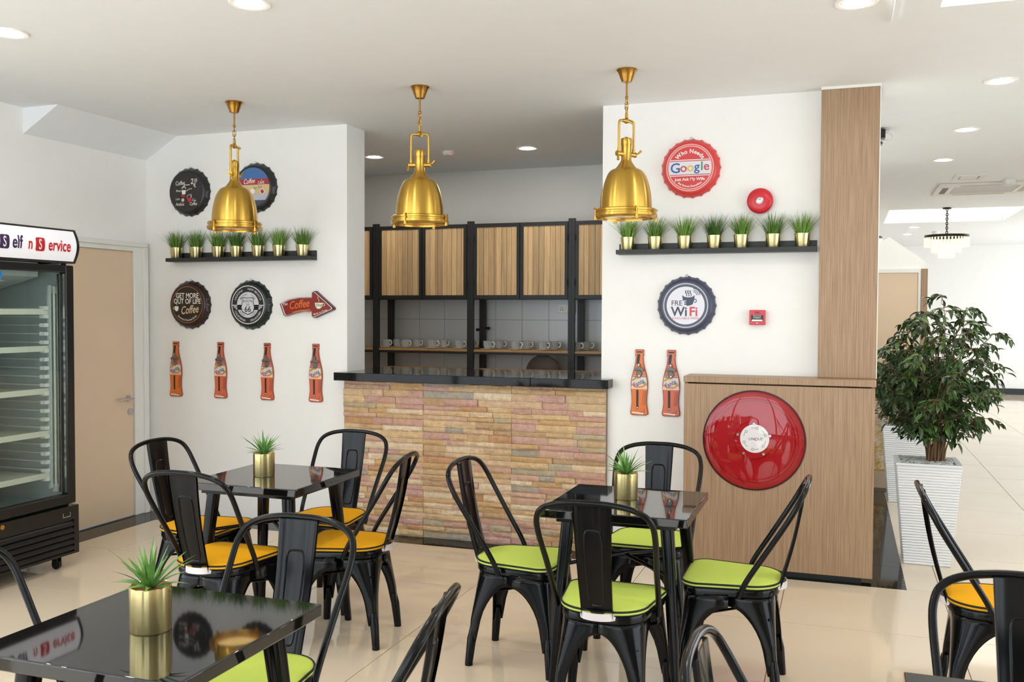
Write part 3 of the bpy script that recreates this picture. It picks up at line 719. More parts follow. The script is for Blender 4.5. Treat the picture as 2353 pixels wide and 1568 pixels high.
def make_chair():
    t = thing('metal_chair', '', 'chair')
    ol = seat_outline(); il = seat_outline(-0.012)
    s = MB(); s.loft([[(x, y, 0.425) for x, y in seat_outline(0.002)], [(x, y, 0.443) for x, y in seat_outline(0.003)], [(x, y, 0.452) for x, y in ol], [(x, y, 0.456) for x, y in il]], True, True)
    s.build('seat', 'black_gloss', t)
    for sx in (1, -1):
        for sy in (1, -1): leg_mesh(sx, sy).build('leg', 'black_gloss', t, solid=0.003)
    P = [(0.203, -0.045, 0.43), (0.208, -0.075, 0.50), (0.215, -0.155, 0.63), (0.2245, -0.232, 0.755), (0.221, -0.268, 0.82), (0.198, -0.29, 0.862), (0.145, -0.303, 0.887), (0.07, -0.309, 0.899)]
    P = P+[(0, -0.310, 0.901)]+[(-x, y, z) for x, y, z in reversed(P)]
    MB().tube(catmull(P, 5), 0.0115, 10).build('back_hoop', 'black_gloss', t)
    sl = MB(); rings = []
    def sp_(v): return (-0.190-0.10*v-0.012*math.sin(math.pi*v), 0.44+0.455*v)
    for i in range(9):
        v = i/8; y, z = sp_(v); w_ = 0.0605+0.0135*v**1.3
        prof = [(-w_, -0.009), (-w_, 0.0), (-w_+0.006, 0.003), (-w_*0.4, -0.002), (w_*0.4, -0.002), (w_-0.006, 0.003), (w_, 0.0), (w_, -0.009)]
        rings.append([(x, y+dy, z) for x, dy in prof]+[(x, y+dy-0.003, z) for x, dy in reversed(prof)])
    sl.loft(rings, True, True); slat = sl.build('backrest_slat', 'black_gloss', t)
    path = [(x, 0.10+q*0.72) for x, q in rrect(-0.034, 0.034, 0.0, 1.0, 0.034, 5)]
    rr_ = []
    for (x, v) in rrect(-0.033, 0.033, 0.10, 0.80, 0.06, 5):
        x = max(-0.033, min(0.033, x)); rr_.append((x*(0.8+0.4*v), sp_(v)[0]-0.0015, sp_(v)[1]))
    oval = []
    for i in range(28):
        a = 2*math.pi*i/28; cx_, cv = math.cos(a), math.sin(a)
        x = 0.032*math.copysign(abs(cx_)**0.35, cx_); v = 0.45+0.33*math.copysign(abs(cv)**0.35, cv); oval.append((x*(0.85+0.35*v), sp_(v)[0]-0.003, sp_(v)[1]))
    e = MB().tube(oval, 0.0045, 6, True); e.build('pressed_rib', 'black_gloss', slat)
    b = MB(); b.tube([(0.178, 0.17, 0.335), (-0.148, -0.168, 0.335)], 0.006, 8); b.tube([(-0.178, 0.17, 0.325), (0.148, -0.168, 0.325)], 0.006, 8); b.build('cross_brace', 'black_gloss', t)
    return t
def make_cushion(mat):
    t = thing('seat_cushion', '', 'cushion')
    s = MB(); s.loft([[(x, y, 0.0) for x, y in seat_outline(0.004, 8)], [(x, y, 0.010) for x, y in seat_outline(0.008, 8)], [(x, y, 0.018) for x, y in seat_outline(0.004, 8)], [(x, y, 0.022) for x, y in seat_outline(-0.02, 8)], [(x*0.6, y*0.6, 0.025) for x, y in seat_outline(-0.02, 8)]], True, True)
    s.build('pad', mat, t, ang=60)
    MB().tube([(x, y, 0.0165) for x, y in seat_outline(0.006, 8)], 0.0042, 6, True).build('piping', 'black_piping', t)
    MB().tube([(x, y, 0.003) for x, y in seat_outline(0.004, 8)], 0.003, 6, True).build('piping', 'black_piping', t)
    st = MB(); rr = []
    for i in range(9):
        a = -1+2*i/8; x = 0.068*a; y = -0.226+0.02*a*a+0.012*abs(a)**6
        rr.append([(x, y, -0.016), (x, y, 0.012), (x, y+0.003, 0.012), (x, y+0.003, -0.016)])
    st.loft(rr, True, True); st.build('strap', 'white_strap', t)
    return t
CH = [  # x, y, heading (deg, 0 = facing away from the camera), cushion colour, chair label, cushion label
 (-3.17, 4.12, -90, 'y', 'black metal chair left of the left rear table, nearest the beige door', 'yellow cushion on the chair nearest the beige door'),
 (-2.68, 3.64, 0, 'y', 'black metal chair in front of the left rear table, back turned to us', 'yellow cushion with white strap on the chair in front of the left rear table'),
 (-2.67, 4.545, 180, 'y', 'black metal chair behind the left rear table, against the stone wall corner', 'yellow cushion on the chair behind the left rear table'),
 (-2.285, 4.085, 99, 'y', 'black metal chair right of the left rear table, its yellow seat before the stone wall', 'yellow cushion on the chair right of the left rear table'),
 (-1.38, 4.09, -90, 'g', 'black metal chair left of the right rear table, before the stone wall', 'lime green cushion on the chair left of the right rear table'),
 (-0.86, 3.63, 0, 'g', 'black metal chair in front of the right rear table, back turned to us', 'lime green cushion with white strap in front of the right rear table'),
 (-0.91, 4.655, 180, 'g', 'black metal chair behind the right rear table, against the white wall', 'lime green cushion on the chair behind the right rear table'),
 (-0.435, 4.12, 90, 'g', 'black metal chair in front of the hose reel cabinet', 'lime green cushion on the chair in front of the hose reel cabinet'),
 (-1.725, 2.45, 180, 'g', 'black metal chair on the far side of the front left table', 'lime green cushion on the chair on the far side of the front left table'),
 (-1.205, 2.035, 101, 'g', 'black metal chair right of the front left table, only its back showing', 'lime green cushion on the chair right of the front left table'),
 (-2.13, 1.98, -90, 'g', 'black metal chair left of the front left table, only its hoop at the left edge', 'lime green cushion on the chair at the left edge of the picture'),
 (-1.64, 1.53, 0, 'g', 'black metal chair near side of the front left table, cut off at the bottom', 'lime green cushion under the near edge of the front left table'),
 (0.605, 4.14, -90, 'y', 'black metal chair in front of the white planter', 'yellow cushion on the chair in front of the white planter'),
 (0.462, 2.495, 180, 'y', 'black metal chair at the far right, cut off by the right edge', 'yellow cushion on the chair cut off by the right edge'),
 (0.02, 1.98, -90, 'y', 'black metal chair at the bottom, only its hoop top left of the table corner', 'yellow cushion on the chair at the bottom right of centre'),
]
chair0 = make_chair(); cu = {'y': make_cushion('yellow_fabric'), 'g': make_cushion('green_fabric')}; used = set()
for i, (x, y, hd, c, l1, l2) in enumerate(CH):
    if i == 0: chair0.location = (x, y, 0); chair0.rotation_euler = (0, 0, R(hd)); chair0['label'] = l1; chair0['group'] = 'black metal cafe chairs'
    else: dup(chair0, l1, (x, y, 0), R(hd), 'black metal cafe chairs')
    if c not in used: used.add(c); q = cu[c]; q.location = (x, y, 0.4565); q.rotation_euler = (0, 0, R(hd)); q['label'] = l2; q['group'] = 'chair cushions'
    else: dup(cu[c], l2, (x, y, 0.4565), R(hd), 'chair cushions')

TH = 0.78
def make_table():
    t = thing('cafe_table', '', 'table'); hs = 0.306
    MB().box(-hs, hs, -hs, hs, TH-0.036, TH).build('table_top', 'table_black', t, bevel=0.004)
    MB().box(-0.25, 0.25, -0.25, 0.25, TH-0.06, TH-0.0365).build('apron', 'black_gloss', t)
    for sx in (1, -1):
        for sy in (1, -1):
            rings = []
            for (z, o_, w_) in ((TH-0.05, 0.208, 0.027), (0.55, 0.224, 0.025), (0.25, 0.246, 0.021), (0.12, 0.254, 0.016), (0.0, 0.262, 0.015)):
                rings.append([(sx*o_+x, sy*o_+y, z) for x, y in rrect(-w_, w_, -w_, w_, w_*0.55, 3)])
            MB().loft(rings, True, True).build('leg', 'black_gloss', t)
    b = MB()
    for s in (1, -1): b.tube([(0.225, 0.225*s, 0.53+0.006*s), (0, 0, 0.545+0.006*s), (-0.225, -0.225*s, 0.53+0.006*s)], 0.0085, 8)
    b.build('cross_brace', 'black_gloss', t); return t
TB = [(-2.66, 4.02, 'glossy black square table at the left rear with yellow chairs'), (-0.875, 4.02, 'glossy black square table at the right rear with green chairs'),
      (-1.672, 1.985, 'glossy black square table in the left foreground reflecting the wall signs'), (0.447, 2.005, 'glossy black table of which only a corner shows at the bottom right')]
tb0 = make_table()
for i, (x, y, l) in enumerate(TB):
    if i == 0: tb0.location = (x, y, 0); tb0['label'] = l; tb0['group'] = 'black cafe tables'
    else: dup(tb0, l, (x, y, 0), 0, 'black cafe tables')

# ---------------------------------------------------------------- spiky plants in gold pots on the tables
def leaf_mesh(L, w_, bend, name, mat, n=6):
    mb = MB(); vs = []; fs = []
    for i in range(n+1):
        t = i/n; ww = w_*(0.55+0.9*t if t < 0.35 else 0.865*(1-((t-0.35)/0.65)**1.6))
        y = L*(t-0.15*bend*t*t); z = -bend*L*0.55*t*t
        vs += [(-ww, y, z+ww*0.45), (0, y, z), (ww, y, z+ww*0.45)]
    for i in range(n): a = 3*i; fs += [(a, a+1, a+4, a+3), (a+1, a+2, a+5, a+4)]
    mb.add(vs, fs); return mb.mesh(name, mat, 80)
SPL = [leaf_mesh(L, w_, b_, 'leaf', 'spiky_leaf') for L, w_, b_ in ((0.125, 0.0068, 0.1), (0.14, 0.0075, 0.25), (0.115, 0.0065, 0.4), (0.105, 0.0068, 0.55))]
def spiky(loc, label, seed, sc=1.0):
    rd = random.Random(seed); t = thing('potted_plant', label, 'potted plant', loc, 0, 'spiky plants in gold pots on the tables')
    r, h = 0.052, 0.115
    pot = MB().lathe([(0, 0), (r-0.002, 0), (r, 0.003), (r, h-0.001), (r-0.0015, h), (r-0.004, h-0.001), (r-0.005, h-0.02)], 40).build('pot', 'gold_pot', t)
    MB().lathe([(r-0.004, h-0.016), (r*0.6, h-0.012), (0.001, h-0.008)], 24).build('soil', 'soil', t)
    n_ = 34
    for i in range(n_):
        f = i/n_; el = 86-62*f**0.8+rd.uniform(-7, 7); az = i*137.5+rd.uniform(-15, 15)
        me = SPL[0 if f < 0.3 else rd.choice((1, 2)) if f < 0.75 else 3]
        o = link('leaf', me, t, (0.006*math.cos(R(az+90)), 0.006*math.sin(R(az+90)), h-0.01), (R(el), rd.uniform(-.3, .3), R(az)), (1.0, rd.uniform(0.8, 1.12), 1.0))
    return t
spiky((-2.703, 3.985, TH), 'spiky plant in a gold pot on the left rear table', 1)
spiky((-0.892, 4.055, TH), 'spiky plant in a gold pot on the right rear table', 2)
spiky((-1.668, 1.955, TH), 'spiky plant in a large looking gold pot on the front left table', 3)

# ================================================================== WALL SHELVES WITH GRASS POTS
def shelf(x0, x1, label):
    t = thing('wall_shelf', label, 'shelf', ((x0+x1)/2, WY, 1.973)); w_ = (x1-x0)/2
    MB().box(-w_, w_, -0.10, 0, 0, 0.024).build('shelf_board', 'shelf_black', t)
    MB().box(-w_, w_, -0.112, -0.10, 0, 0.028).build('front_lip', 'shelf_black', t)
    MB().box(-w_, w_, -0.012, 0, 0.024, 0.072).build('back_rail', 'shelf_black', t)
shelf(-4.935, -3.668, 'black picture ledge holding seven grass pots on the left wall section')
shelf(-1.394, -0.159, 'black picture ledge holding seven grass pots on the right wall section')
def grass_mesh(seed):
    rd = random.Random(seed); mb = MB()
    for i in range(190):
        a = rd.uniform(0, 2*math.pi); r0 = 0.036*math.sqrt(rd.random()); lean = rd.uniform(0.0, 0.62)*(r0/0.036)**0.6+0.05
        if rd.random() < 0.1: lean += 0.45
        L = rd.uniform(0.10, 0.168); w_ = rd.uniform(0.0016, 0.0030); az = a+rd.uniform(-0.6, 0.6)
        p = Vector((r0*math.cos(a), r0*math.sin(a), 0)); d = Vector((math.cos(az), math.sin(az)*(0.3 if math.sin(az) > 0 else 1), 0)); sd = Vector((-d.y, d.x, 0))
        vs = []
        for k in range(5):
            t_ = k/4; q = p+d*(L*(lean*t_+0.35*lean*t_*t_))+Vector((0, 0, L*t_*(1-0.25*lean*t_))); ww = w_*(1-t_**2*0.95)
            vs += [q-sd*ww, q+sd*ww]
        mb.add(vs, [(2*k, 2*k+1, 2*k+3, 2*k+2) for k in range(4)])
    return mb.mesh('grass', 'grass_leaf', 80)
GM = [grass_mesh(s) for s in (21, 22, 23, 24)]
pot_me = MB().lathe([(0, 0), (0.039, 0), (0.0405, 0.002), (0.048, 0.082), (0.0505, 0.083), (0.0505, 0.087), (0.047, 0.087), (0.045, 0.07), (0.0, 0.07)], 32).mesh('pot', 'gold_pot_pale')
def gpot(x, label, k, zrot):
    t = thing('grass_pot', label, 'potted plant', (x, WY-0.055, 1.997), zrot, 'artificial grass pots on the wall ledges')
    link('pot', pot_me, t); g = link('grass', GM[k % 4], t, (0, 0, 0.072)); g['kind'] = 'stuff'
on_ = ['leftmost', 'second', 'third', 'fourth', 'fifth', 'sixth', 'rightmost']
for i, px in enumerate((-4.880, -4.698, -4.495, -4.331, -4.139, -3.957, -3.757)):
    gpot(px, 'gold pot of grass, %s%s on the left wall ledge' % (on_[i], ' from left' if 0 < i < 6 else ''), i, 0)
for i, px in enumerate((-1.329, -1.150, -0.961, -0.775, -0.609, -0.417, -0.245)):
    gpot(px, 'gold pot of grass, %s%s on the right wall ledge' % (on_[i], ' from left' if 0 < i < 6 else ''), i+1, 0)

# ================================================================== BOTTLE-CAP SIGNS
def cap(x, z, label, body, face, R0=0.186):
    t = thing('bottle_cap_sign', label, 'wall sign', (x, WY, z), 0, 'round bottle cap signs')
    nf = 21
    def fn(r, h, a):
        k = max(0.0, min(1.0, (0.036-h)/0.03)); return r*(1+0.036*k*(abs(math.cos(nf*a/2))**7-0.25))
    c = MB(); s = R0/0.186
    c.lathe([(0.170*s, 0.0), (0.186*s, 0.0), (0.1865*s, 0.003), (0.181*s, 0.016), (0.173*s, 0.030), (0.163*s, 0.042), (0.155*s, 0.0475), (0.15*s, 0.048)], nf*8, (0,0,0), 'y', False, fn)
    c.build('crown', body, t, ang=50)
    MB().lathe([(0.150*s, 0.048), (0.1485*s, 0.0465), (0.001, 0.0465)], 64, (0,0,0), 'y').build('face', face, t)
    e = MB(); e.tube([(0.008*math.cos(R(a)), -0.004, R0+0.004+0.008*math.sin(R(a))) for a in range(0, 360, 30)], 0.0018, 6, True); e.build('hanging_eye', 'chrome', t)
    return t
def PZ(l): return lambda u, v: (u, -0.0472-0.0005*l, v)
def pr(t, fn, name, mat, layer=1):
    m_ = MB(); fn(m_, PZ(layer)); return m_.build(name, mat, t)

# 1 red search-engine joke sign
t = cap(-0.933, 2.518, 'red bottle cap sign with coloured letters on a white band', 'red_cap', 'red_cap')
def f(m_, P):
    ring2(m_, 0.144, 0.150, P); ring2(m_, 0.133, 0.139, P)
pr(t, f, 'rings', 'pink_ring')
def f(m_, P):
    poly(m_, [(x, z) for x, z in [(-0.128, -0.042), (-0.133, 0), (-0.128, 0.04), (0.128, 0.04), (0.133, 0), (0.128, -0.042)]], P)
    for z0 in (0.0455, -0.053): poly(m_, [(-0.126, z0), (-0.126, z0+0.006), (0.126, z0+0.006), (0.126, z0)], P)
pr(t, f, 'band', 'lilac_white')
pr(t, lambda m_, P: (arc(m_, 'Who Needs', 0.036, 0.092, 90, P, 0.028, 1.0), text(m_, 'Just Ask My Wife', 0.0255, 0, -0.081, P, 0.026, 1.05), arc(m_, 'She Knows Everything', 0.0185, 0.124, -90, P, 0.02, 1.0, False)), 'lettering', 'white_print', 2)
GX = [('G', -0.092, 'blue_print', 0.088, -0.030), ('o', -0.040, 'logo_red', 0.080, -0.025), ('o', 0.003, 'logo_yellow', 0.080, -0.023), ('g', 0.044, 'blue_print', 0.078, -0.020), ('l', 0.075, 'logo_green', 0.078, -0.019), ('e', 0.104, 'logo_red', 0.078, -0.019)]
for ch_, x_, mt, sz, zz in GX: pr(t, lambda m_, P: text(m_, ch_, sz, x_, zz, P, 0.012, 1.04), 'letter', mt, 3)

# 2 free wifi
t = cap(-0.952, 1.643, 'navy and white bottle cap sign with a coffee cup and FREE WiFi lettering', 'navy_cap', 'navy_cap')
pr(t, lambda m_, P: disc2(m_, 0.121, P), 'disc', 'lilac_white'); pr(t, lambda m_, P: ring2(m_, 0.136, 0.143, P), 'ring', 'mist_print')
def f(m_, P):
    poly(m_, [(-0.022, 0.064), (0.057, 0.064), (0.055, 0.034), (0.044, 0.006), (0.018, -0.002), (-0.006, 0.000), (-0.018, 0.035)], P)
    ring2(m_, 0.008, 0.013, P, (0.058, 0.03), -110, 110, 20)
    text(m_, 'FRE', 0.046, -0.056, 0.0, P, 0.008, 1.0); text(m_, 'Wi', 0.082, -0.040, -0.066, P, 0.024, 1.0)
    for k in range(3): stroke(m_, [(0.002+0.014*k+0.004*math.sin(q*0.9), 0.058+0.0055*q) for q in range(8)], 0.005, P)
    for k in range(3): ring2(m_, 0.020+0.010*k, 0.024+0.010*k, P, (0.048, 0.066), 0, 90, 16)
pr(t, f, 'lettering', 'navy_print', 2)
pr(t, lambda m_, P: poly(m_, [(0.018+0.034*math.cos(R(a)), 0.064+0.012*math.sin(R(a))) for a in range(0, 360, 20)], P), 'cup_opening', 'lilac_white', 2.6)
def f(m_, P):
    for k in range(3): stroke(m_, [(0.004+0.014*k+0.004*math.sin(q*0.9), 0.058+0.0055*q) for q in range(8)], 0.005, P)
pr(t, f, 'steam', 'navy_print', 3.4)
pr(t, lambda m_, P: text(m_, 'E', 0.046, -0.006, 0.0, P, 0.010, 1.0), 'letter', 'lilac_white', 3)
pr(t, lambda m_, P: (text(m_, 'Fi', 0.082, 0.050, -0.066, P, 0.024, 1.0), text(m_, 'AVAILABLE HERE', 0.021, 0.0, -0.088, P, 0.0, 1.0, 0, 0, 'c', 0.05)), 'lettering', 'logo_red', 2)

# 3 get more out of life
t = cap(-4.787, 1.643, 'brown bottle cap sign reading GET MORE OUT OF LIFE with Coffee', 'brown_cap', 'brown_face')
pr(t, lambda m_, P: ring2(m_, 0.137, 0.143, P), 'ring', 'copper_ring')
pr(t, lambda m_, P: (text(m_, 'GET MORE', 0.055, 0, 0.052, P, 0.016, 0.80), text(m_, 'OUT OF LIFE', 0.055, 0, 0.008, P, 0.016, 0.80), arc(m_, "America's Favorite Drink", 0.021, 0.125, -90, P, 0.006, 0.95, False)), 'lettering', 'ivory_print', 2)
pr(t, lambda m_, P: text(m_, 'Coffee', 0.085, 0.022, -0.066, P, 0.014, 0.72, 0.35, R(6)), 'lettering', 'cream_print', 2)
def f(m_, P):
    poly(m_, [(-0.115, -0.012), (-0.082, -0.012), (-0.082, -0.036), (-0.09, -0.05), (-0.107, -0.05), (-0.115, -0.036)], P); ring2(m_, 0.008, 0.012, P, (-0.116, -0.026), 80, 280, 14)
    stroke(m_, [(-0.10+0.004*math.sin(q), -0.006+0.006*q) for q in range(6)], 0.003, P)
pr(t, f, 'cup_print', 'ivory_print', 2)

# 4 road sign cap
t = cap(-4.236, 1.643, 'black and white bottle cap sign with a highway shield numbered 66', 'green_cap_black', 'black_face')
def f(m_, P):
    ring2(m_, 0.139, 0.146, P); disc2(m_, 0.097, P)
    arc(m_, 'ARIZONA', 0.0225, 0.111, 138, P, 0.008); arc(m_, 'NEW MEXICO', 0.0225, 0.111, 54, P, 0.008)
    arc(m_, 'CALIFORNIA', 0.0225, 0.128, -129, P, 0.008, 1.0, False); arc(m_, 'OKLAHOMA', 0.0225, 0.128, -52, P, 0.008, 1.0, False)
    for k, (z0, w_) in enumerate(((0.0, 0.139), (-0.013, 0.128), (-0.026, 0.112))): poly(m_, [(-w_, z0), (w_, z0), (w_-0.006, z0-0.008), (-w_+0.006, z0-0.008)], P)
pr(t, f, 'print', 'grey_print')
def f(m_, P):
    ring2(m_, 0.0, 0.0, P, n=4)
    for s in (-1, 1):
        for k in range(3): poly(m_, [(s*0.045, 0.0-0.013*k-0.008), (s*0.10, 0.0-0.013*k-0.008), (s*0.10, -0.013*k-0.0125), (s*0.045, -0.013*k-0.0125)], P)
    arc(m_, 'MISSOURI', 0.0165, 0.074, 122, P, 0.003); arc(m_, 'TEXAS', 0.0165, 0.074, 52, P, 0.003)
    arc(m_, 'KANSAS', 0.0165, 0.090, -128, P, 0.003, 1.0, False); arc(m_, 'ILLINOIS', 0.0165, 0.090, -54, P, 0.003, 1.0, False)
pr(t, f, 'lettering', 'dark_print', 2)
SH = [(-0.05, 0.045), (-0.03, 0.052), (0, 0.048), (0.03, 0.052), (0.05, 0.045), (0.044, 0.022), (0.055, -0.02), (0.045, -0.05), (0.02, -0.062), (0, -0.07), (-0.02, -0.062), (-0.045, -0.05), (-0.055, -0.02), (-0.044, 0.022)]
pr(t, lambda m_, P: poly(m_, [(x*1.12, z*1.1) for x, z in SH], P), 'shield_border', 'dark_print', 3)
pr(t, lambda m_, P: poly(m_, SH, P), 'shield', 'grey_print', 4)
pr(t, lambda m_, P: (text(m_, 'ROUTE', 0.026, 0, 0.019, P, 0.004), text(m_, 'US', 0.02, 0, -0.005, P, 0.01, 1.2), text(m_, '66', 0.062, 0, -0.054, P, 0.012, 0.95)), 'lettering', 'dark_print', 5)

# 5 black menu cap
t = cap(-4.787, 2.514, 'black bottle cap sign with a chalk style coffee menu', 'black_cap', 'black_face')
def f(m_, P):
    text(m_, 'Coffee', 0.045, -0.058, 0.052, P, 0.008, 0.72, 0.2, R(3)); text(m_, '2', 0.06, 0.052, 0.056, P, 0.008, 0.9, 0.1); text(m_, '50', 0.036, 0.085, 0.072, P, 0.005, 0.8, 0.1); text(m_, '\u20ac', 0.05, 0.078, 0.03, P, 0.004, 0.8)
    text(m_, 'Moca', 0.026, -0.074, 0.0, P, 0.003, 0.8, 0.1); text(m_, 'Latte', 0.024, -0.082, -0.062, P, 0.002, 0.8, 0.2)
    text(m_, 'Arabica', 0.034, -0.062, -0.106, P, 0.006, 0.75, 0.3); text(m_, 'Cup', 0.028, 0.066, -0.075, P, 0.003, 0.8, 0.3, R(-10)); text(m_, 'Coffee', 0.034, 0.062, -0.106, P, 0.006, 0.75, 0.3)
pr(t, f, 'lettering', 'ivory_print', 2)
def f(m_, P):
    poly(m_, [(-0.045, 0.012), (-0.005, 0.012), (-0.01, -0.02), (-0.04, -0.022)], P); ring2(m_, 0.014, 0.02, P, (-0.024, 0.022), 0, 180, 14); stroke(m_, [(-0.03, 0.03), (-0.02, 0.05), (0.03, 0.052)], 0.005, P)
    stroke(m_, [(0.0, 0.005), (0.03, 0.02), (0.05, 0.02)], 0.004, P); ring2(m_, 0.02, 0.023, P, (0.026, -0.046), 0, 180, 14); stroke(m_, [(0.04, -0.045), (0.045, -0.02)], 0.004, P)
pr(t, f, 'coffee_pot_print', 'ivory_print', 2)
pr(t, lambda m_, P: (poly(m_, [(0.006, -0.05), (0.05, -0.046), (0.04, -0.08), (0.016, -0.082)], P), poly(m_, [(-0.05, -0.026), (-0.01, -0.03), (-0.02, -0.042), (-0.045, -0.036)], P), stroke(m_, [(0.04, 0.06), (0.042, 0.078)], 0.006, P)), 'cup_print', 'red_print', 2)
pr(t, lambda m_, P: disc2(m_, 0.014, P, (-0.034, -0.064), 12), 'bean_print', 'cream_print', 2)

# 6 striped coffee cap behind the left pendant
t = cap(-4.190, 2.524, 'striped blue and red coffee bottle cap sign half hidden by the left pendant', 'black_cap', 'black_cap')
def band(m_, P, z0, z1, r=0.148):
    top = [(math.sqrt(max(0, r*r-z*z)), z) for z in [z0+(z1-z0)*i/8 for i in range(9)]]
    poly(m_, top+[(-x, z) for x, z in reversed(top)], P)
for z0, z1, mt in ((0.062, 0.1465, 'sky_print'), (0.018, 0.062, 'maroon_print'), (-0.05, 0.018, 'sand_print'), (-0.098, -0.05, 'mist_print'), (-0.1465, -0.098, 'navy_cap')):
    pr(t, lambda m_, P: band(m_, P, z0, z1), 'stripe', mt)
pr(t, lambda m_, P: (text(m_, 'Coffee', 0.052, -0.03, 0.028, P, 0.008, 0.72, 0.35, R(4)), text(m_, 'CAFE', 0.03, 0.075, 0.022, P, 0.01, 0.8), stroke(m_, [(0.075, 0.048), (0.082, 0.054)], 0.004, P), disc2(m_, 0.02, P, (0.0, -0.03), 16)), 'lettering', 'ivory_print', 2)
pr(t, lambda m_, P: poly(m_, [(0.06, -0.03), (0.085, -0.008), (0.11, -0.036), (0.086, -0.062)], P), 'card', 'ivory_print', 2)
pr(t, lambda m_, P: poly(m_, [(0.067, -0.031), (0.085, -0.015), (0.103, -0.036), (0.086, -0.055)], P), 'card_centre', 'maroon_print', 3)
pr(t, lambda m_, P: text(m_, 'for You', 0.026, 0.045, -0.012, P, 0.0, 0.9, 0.4, R(10)), 'lettering', 'dark_print', 2)

# arrow sign
t = thing('arrow_sign', 'dark red arrow sign reading Coffee with a small cup', 'wall sign', (-3.735, WY, 1.645))
AO = [(-0.236, 0.006), (-0.16, 0.038), (-0.07, 0.054), (0.05, 0.056), (0.05, 0.100), (0.07, 0.103), (0.226, -0.022), (0.226, -0.036), (0.07, -0.098), (0.048, -0.096), (0.048, -0.052), (-0.04, -0.052), (-0.11, -0.066), (-0.185, -0.087), (-0.20, -0.083)]
MB().prism(AO, lambda x, z: (x, 0, z), lambda x, z: (x*0.985, -0.035, z*0.985)).build('arrow_body', 'arrow_edge', t, bevel=0.004)
def PA(l): return lambda u, v: (u, -0.0355-0.0005*l, v)
def sc_(k, dx=0, dz=0): return [(x*k+dx, z*k+dz) for x, z in AO]
for k, mt, l in ((0.94, 'grey_print', 1), (0.90, 'arrow_red', 2)):
    q = MB(); poly(q, sc_(k, 0, -0.0), PA(l)); q.build('face' if l == 2 else 'border_line', mt, t)
q = MB(); text(q, 'Coffee', 0.082, -0.062, -0.024, PA(3), 0.008, 0.78, 0.3, R(7)); stroke(q, [(-0.12, -0.058), (-0.06, -0.044), (0.0, -0.040), (0.03, -0.036)], 0.006, PA(3)); q.build('lettering', 'orange_print', t)
q = MB(); text(q, 'The', 0.03, -0.182, -0.006, PA(3), 0.004, 0.9, 0.1, R(12)); text(q, 'Made to Order', 0.022, 0.118, -0.062, PA(3), 0.002, 0.9, 0.2, R(17)); q.build('lettering', 'ivory_print', t)
q = MB(); poly(q, [(0.07, 0.014), (0.14, 0.014), (0.132, -0.014), (0.112, -0.03), (0.09, -0.03), (0.076, -0.014)], PA(3)); ring2(q, 0.008, 0.012, PA(3), (0.142, 0.0), -90, 90, 12); stroke(q, [(0.10+0.006*math.sin(a), 0.02+0.007*a) for a in range(7)], 0.003, PA(3)); q.build('cup_print', 'pale_green', t)
q = MB(); text(q, 'Shop', 0.03, 0.105, -0.012, PA(4), 0.004, 0.9, 0.25, R(4)); q.build('lettering', 'dark_print', t)

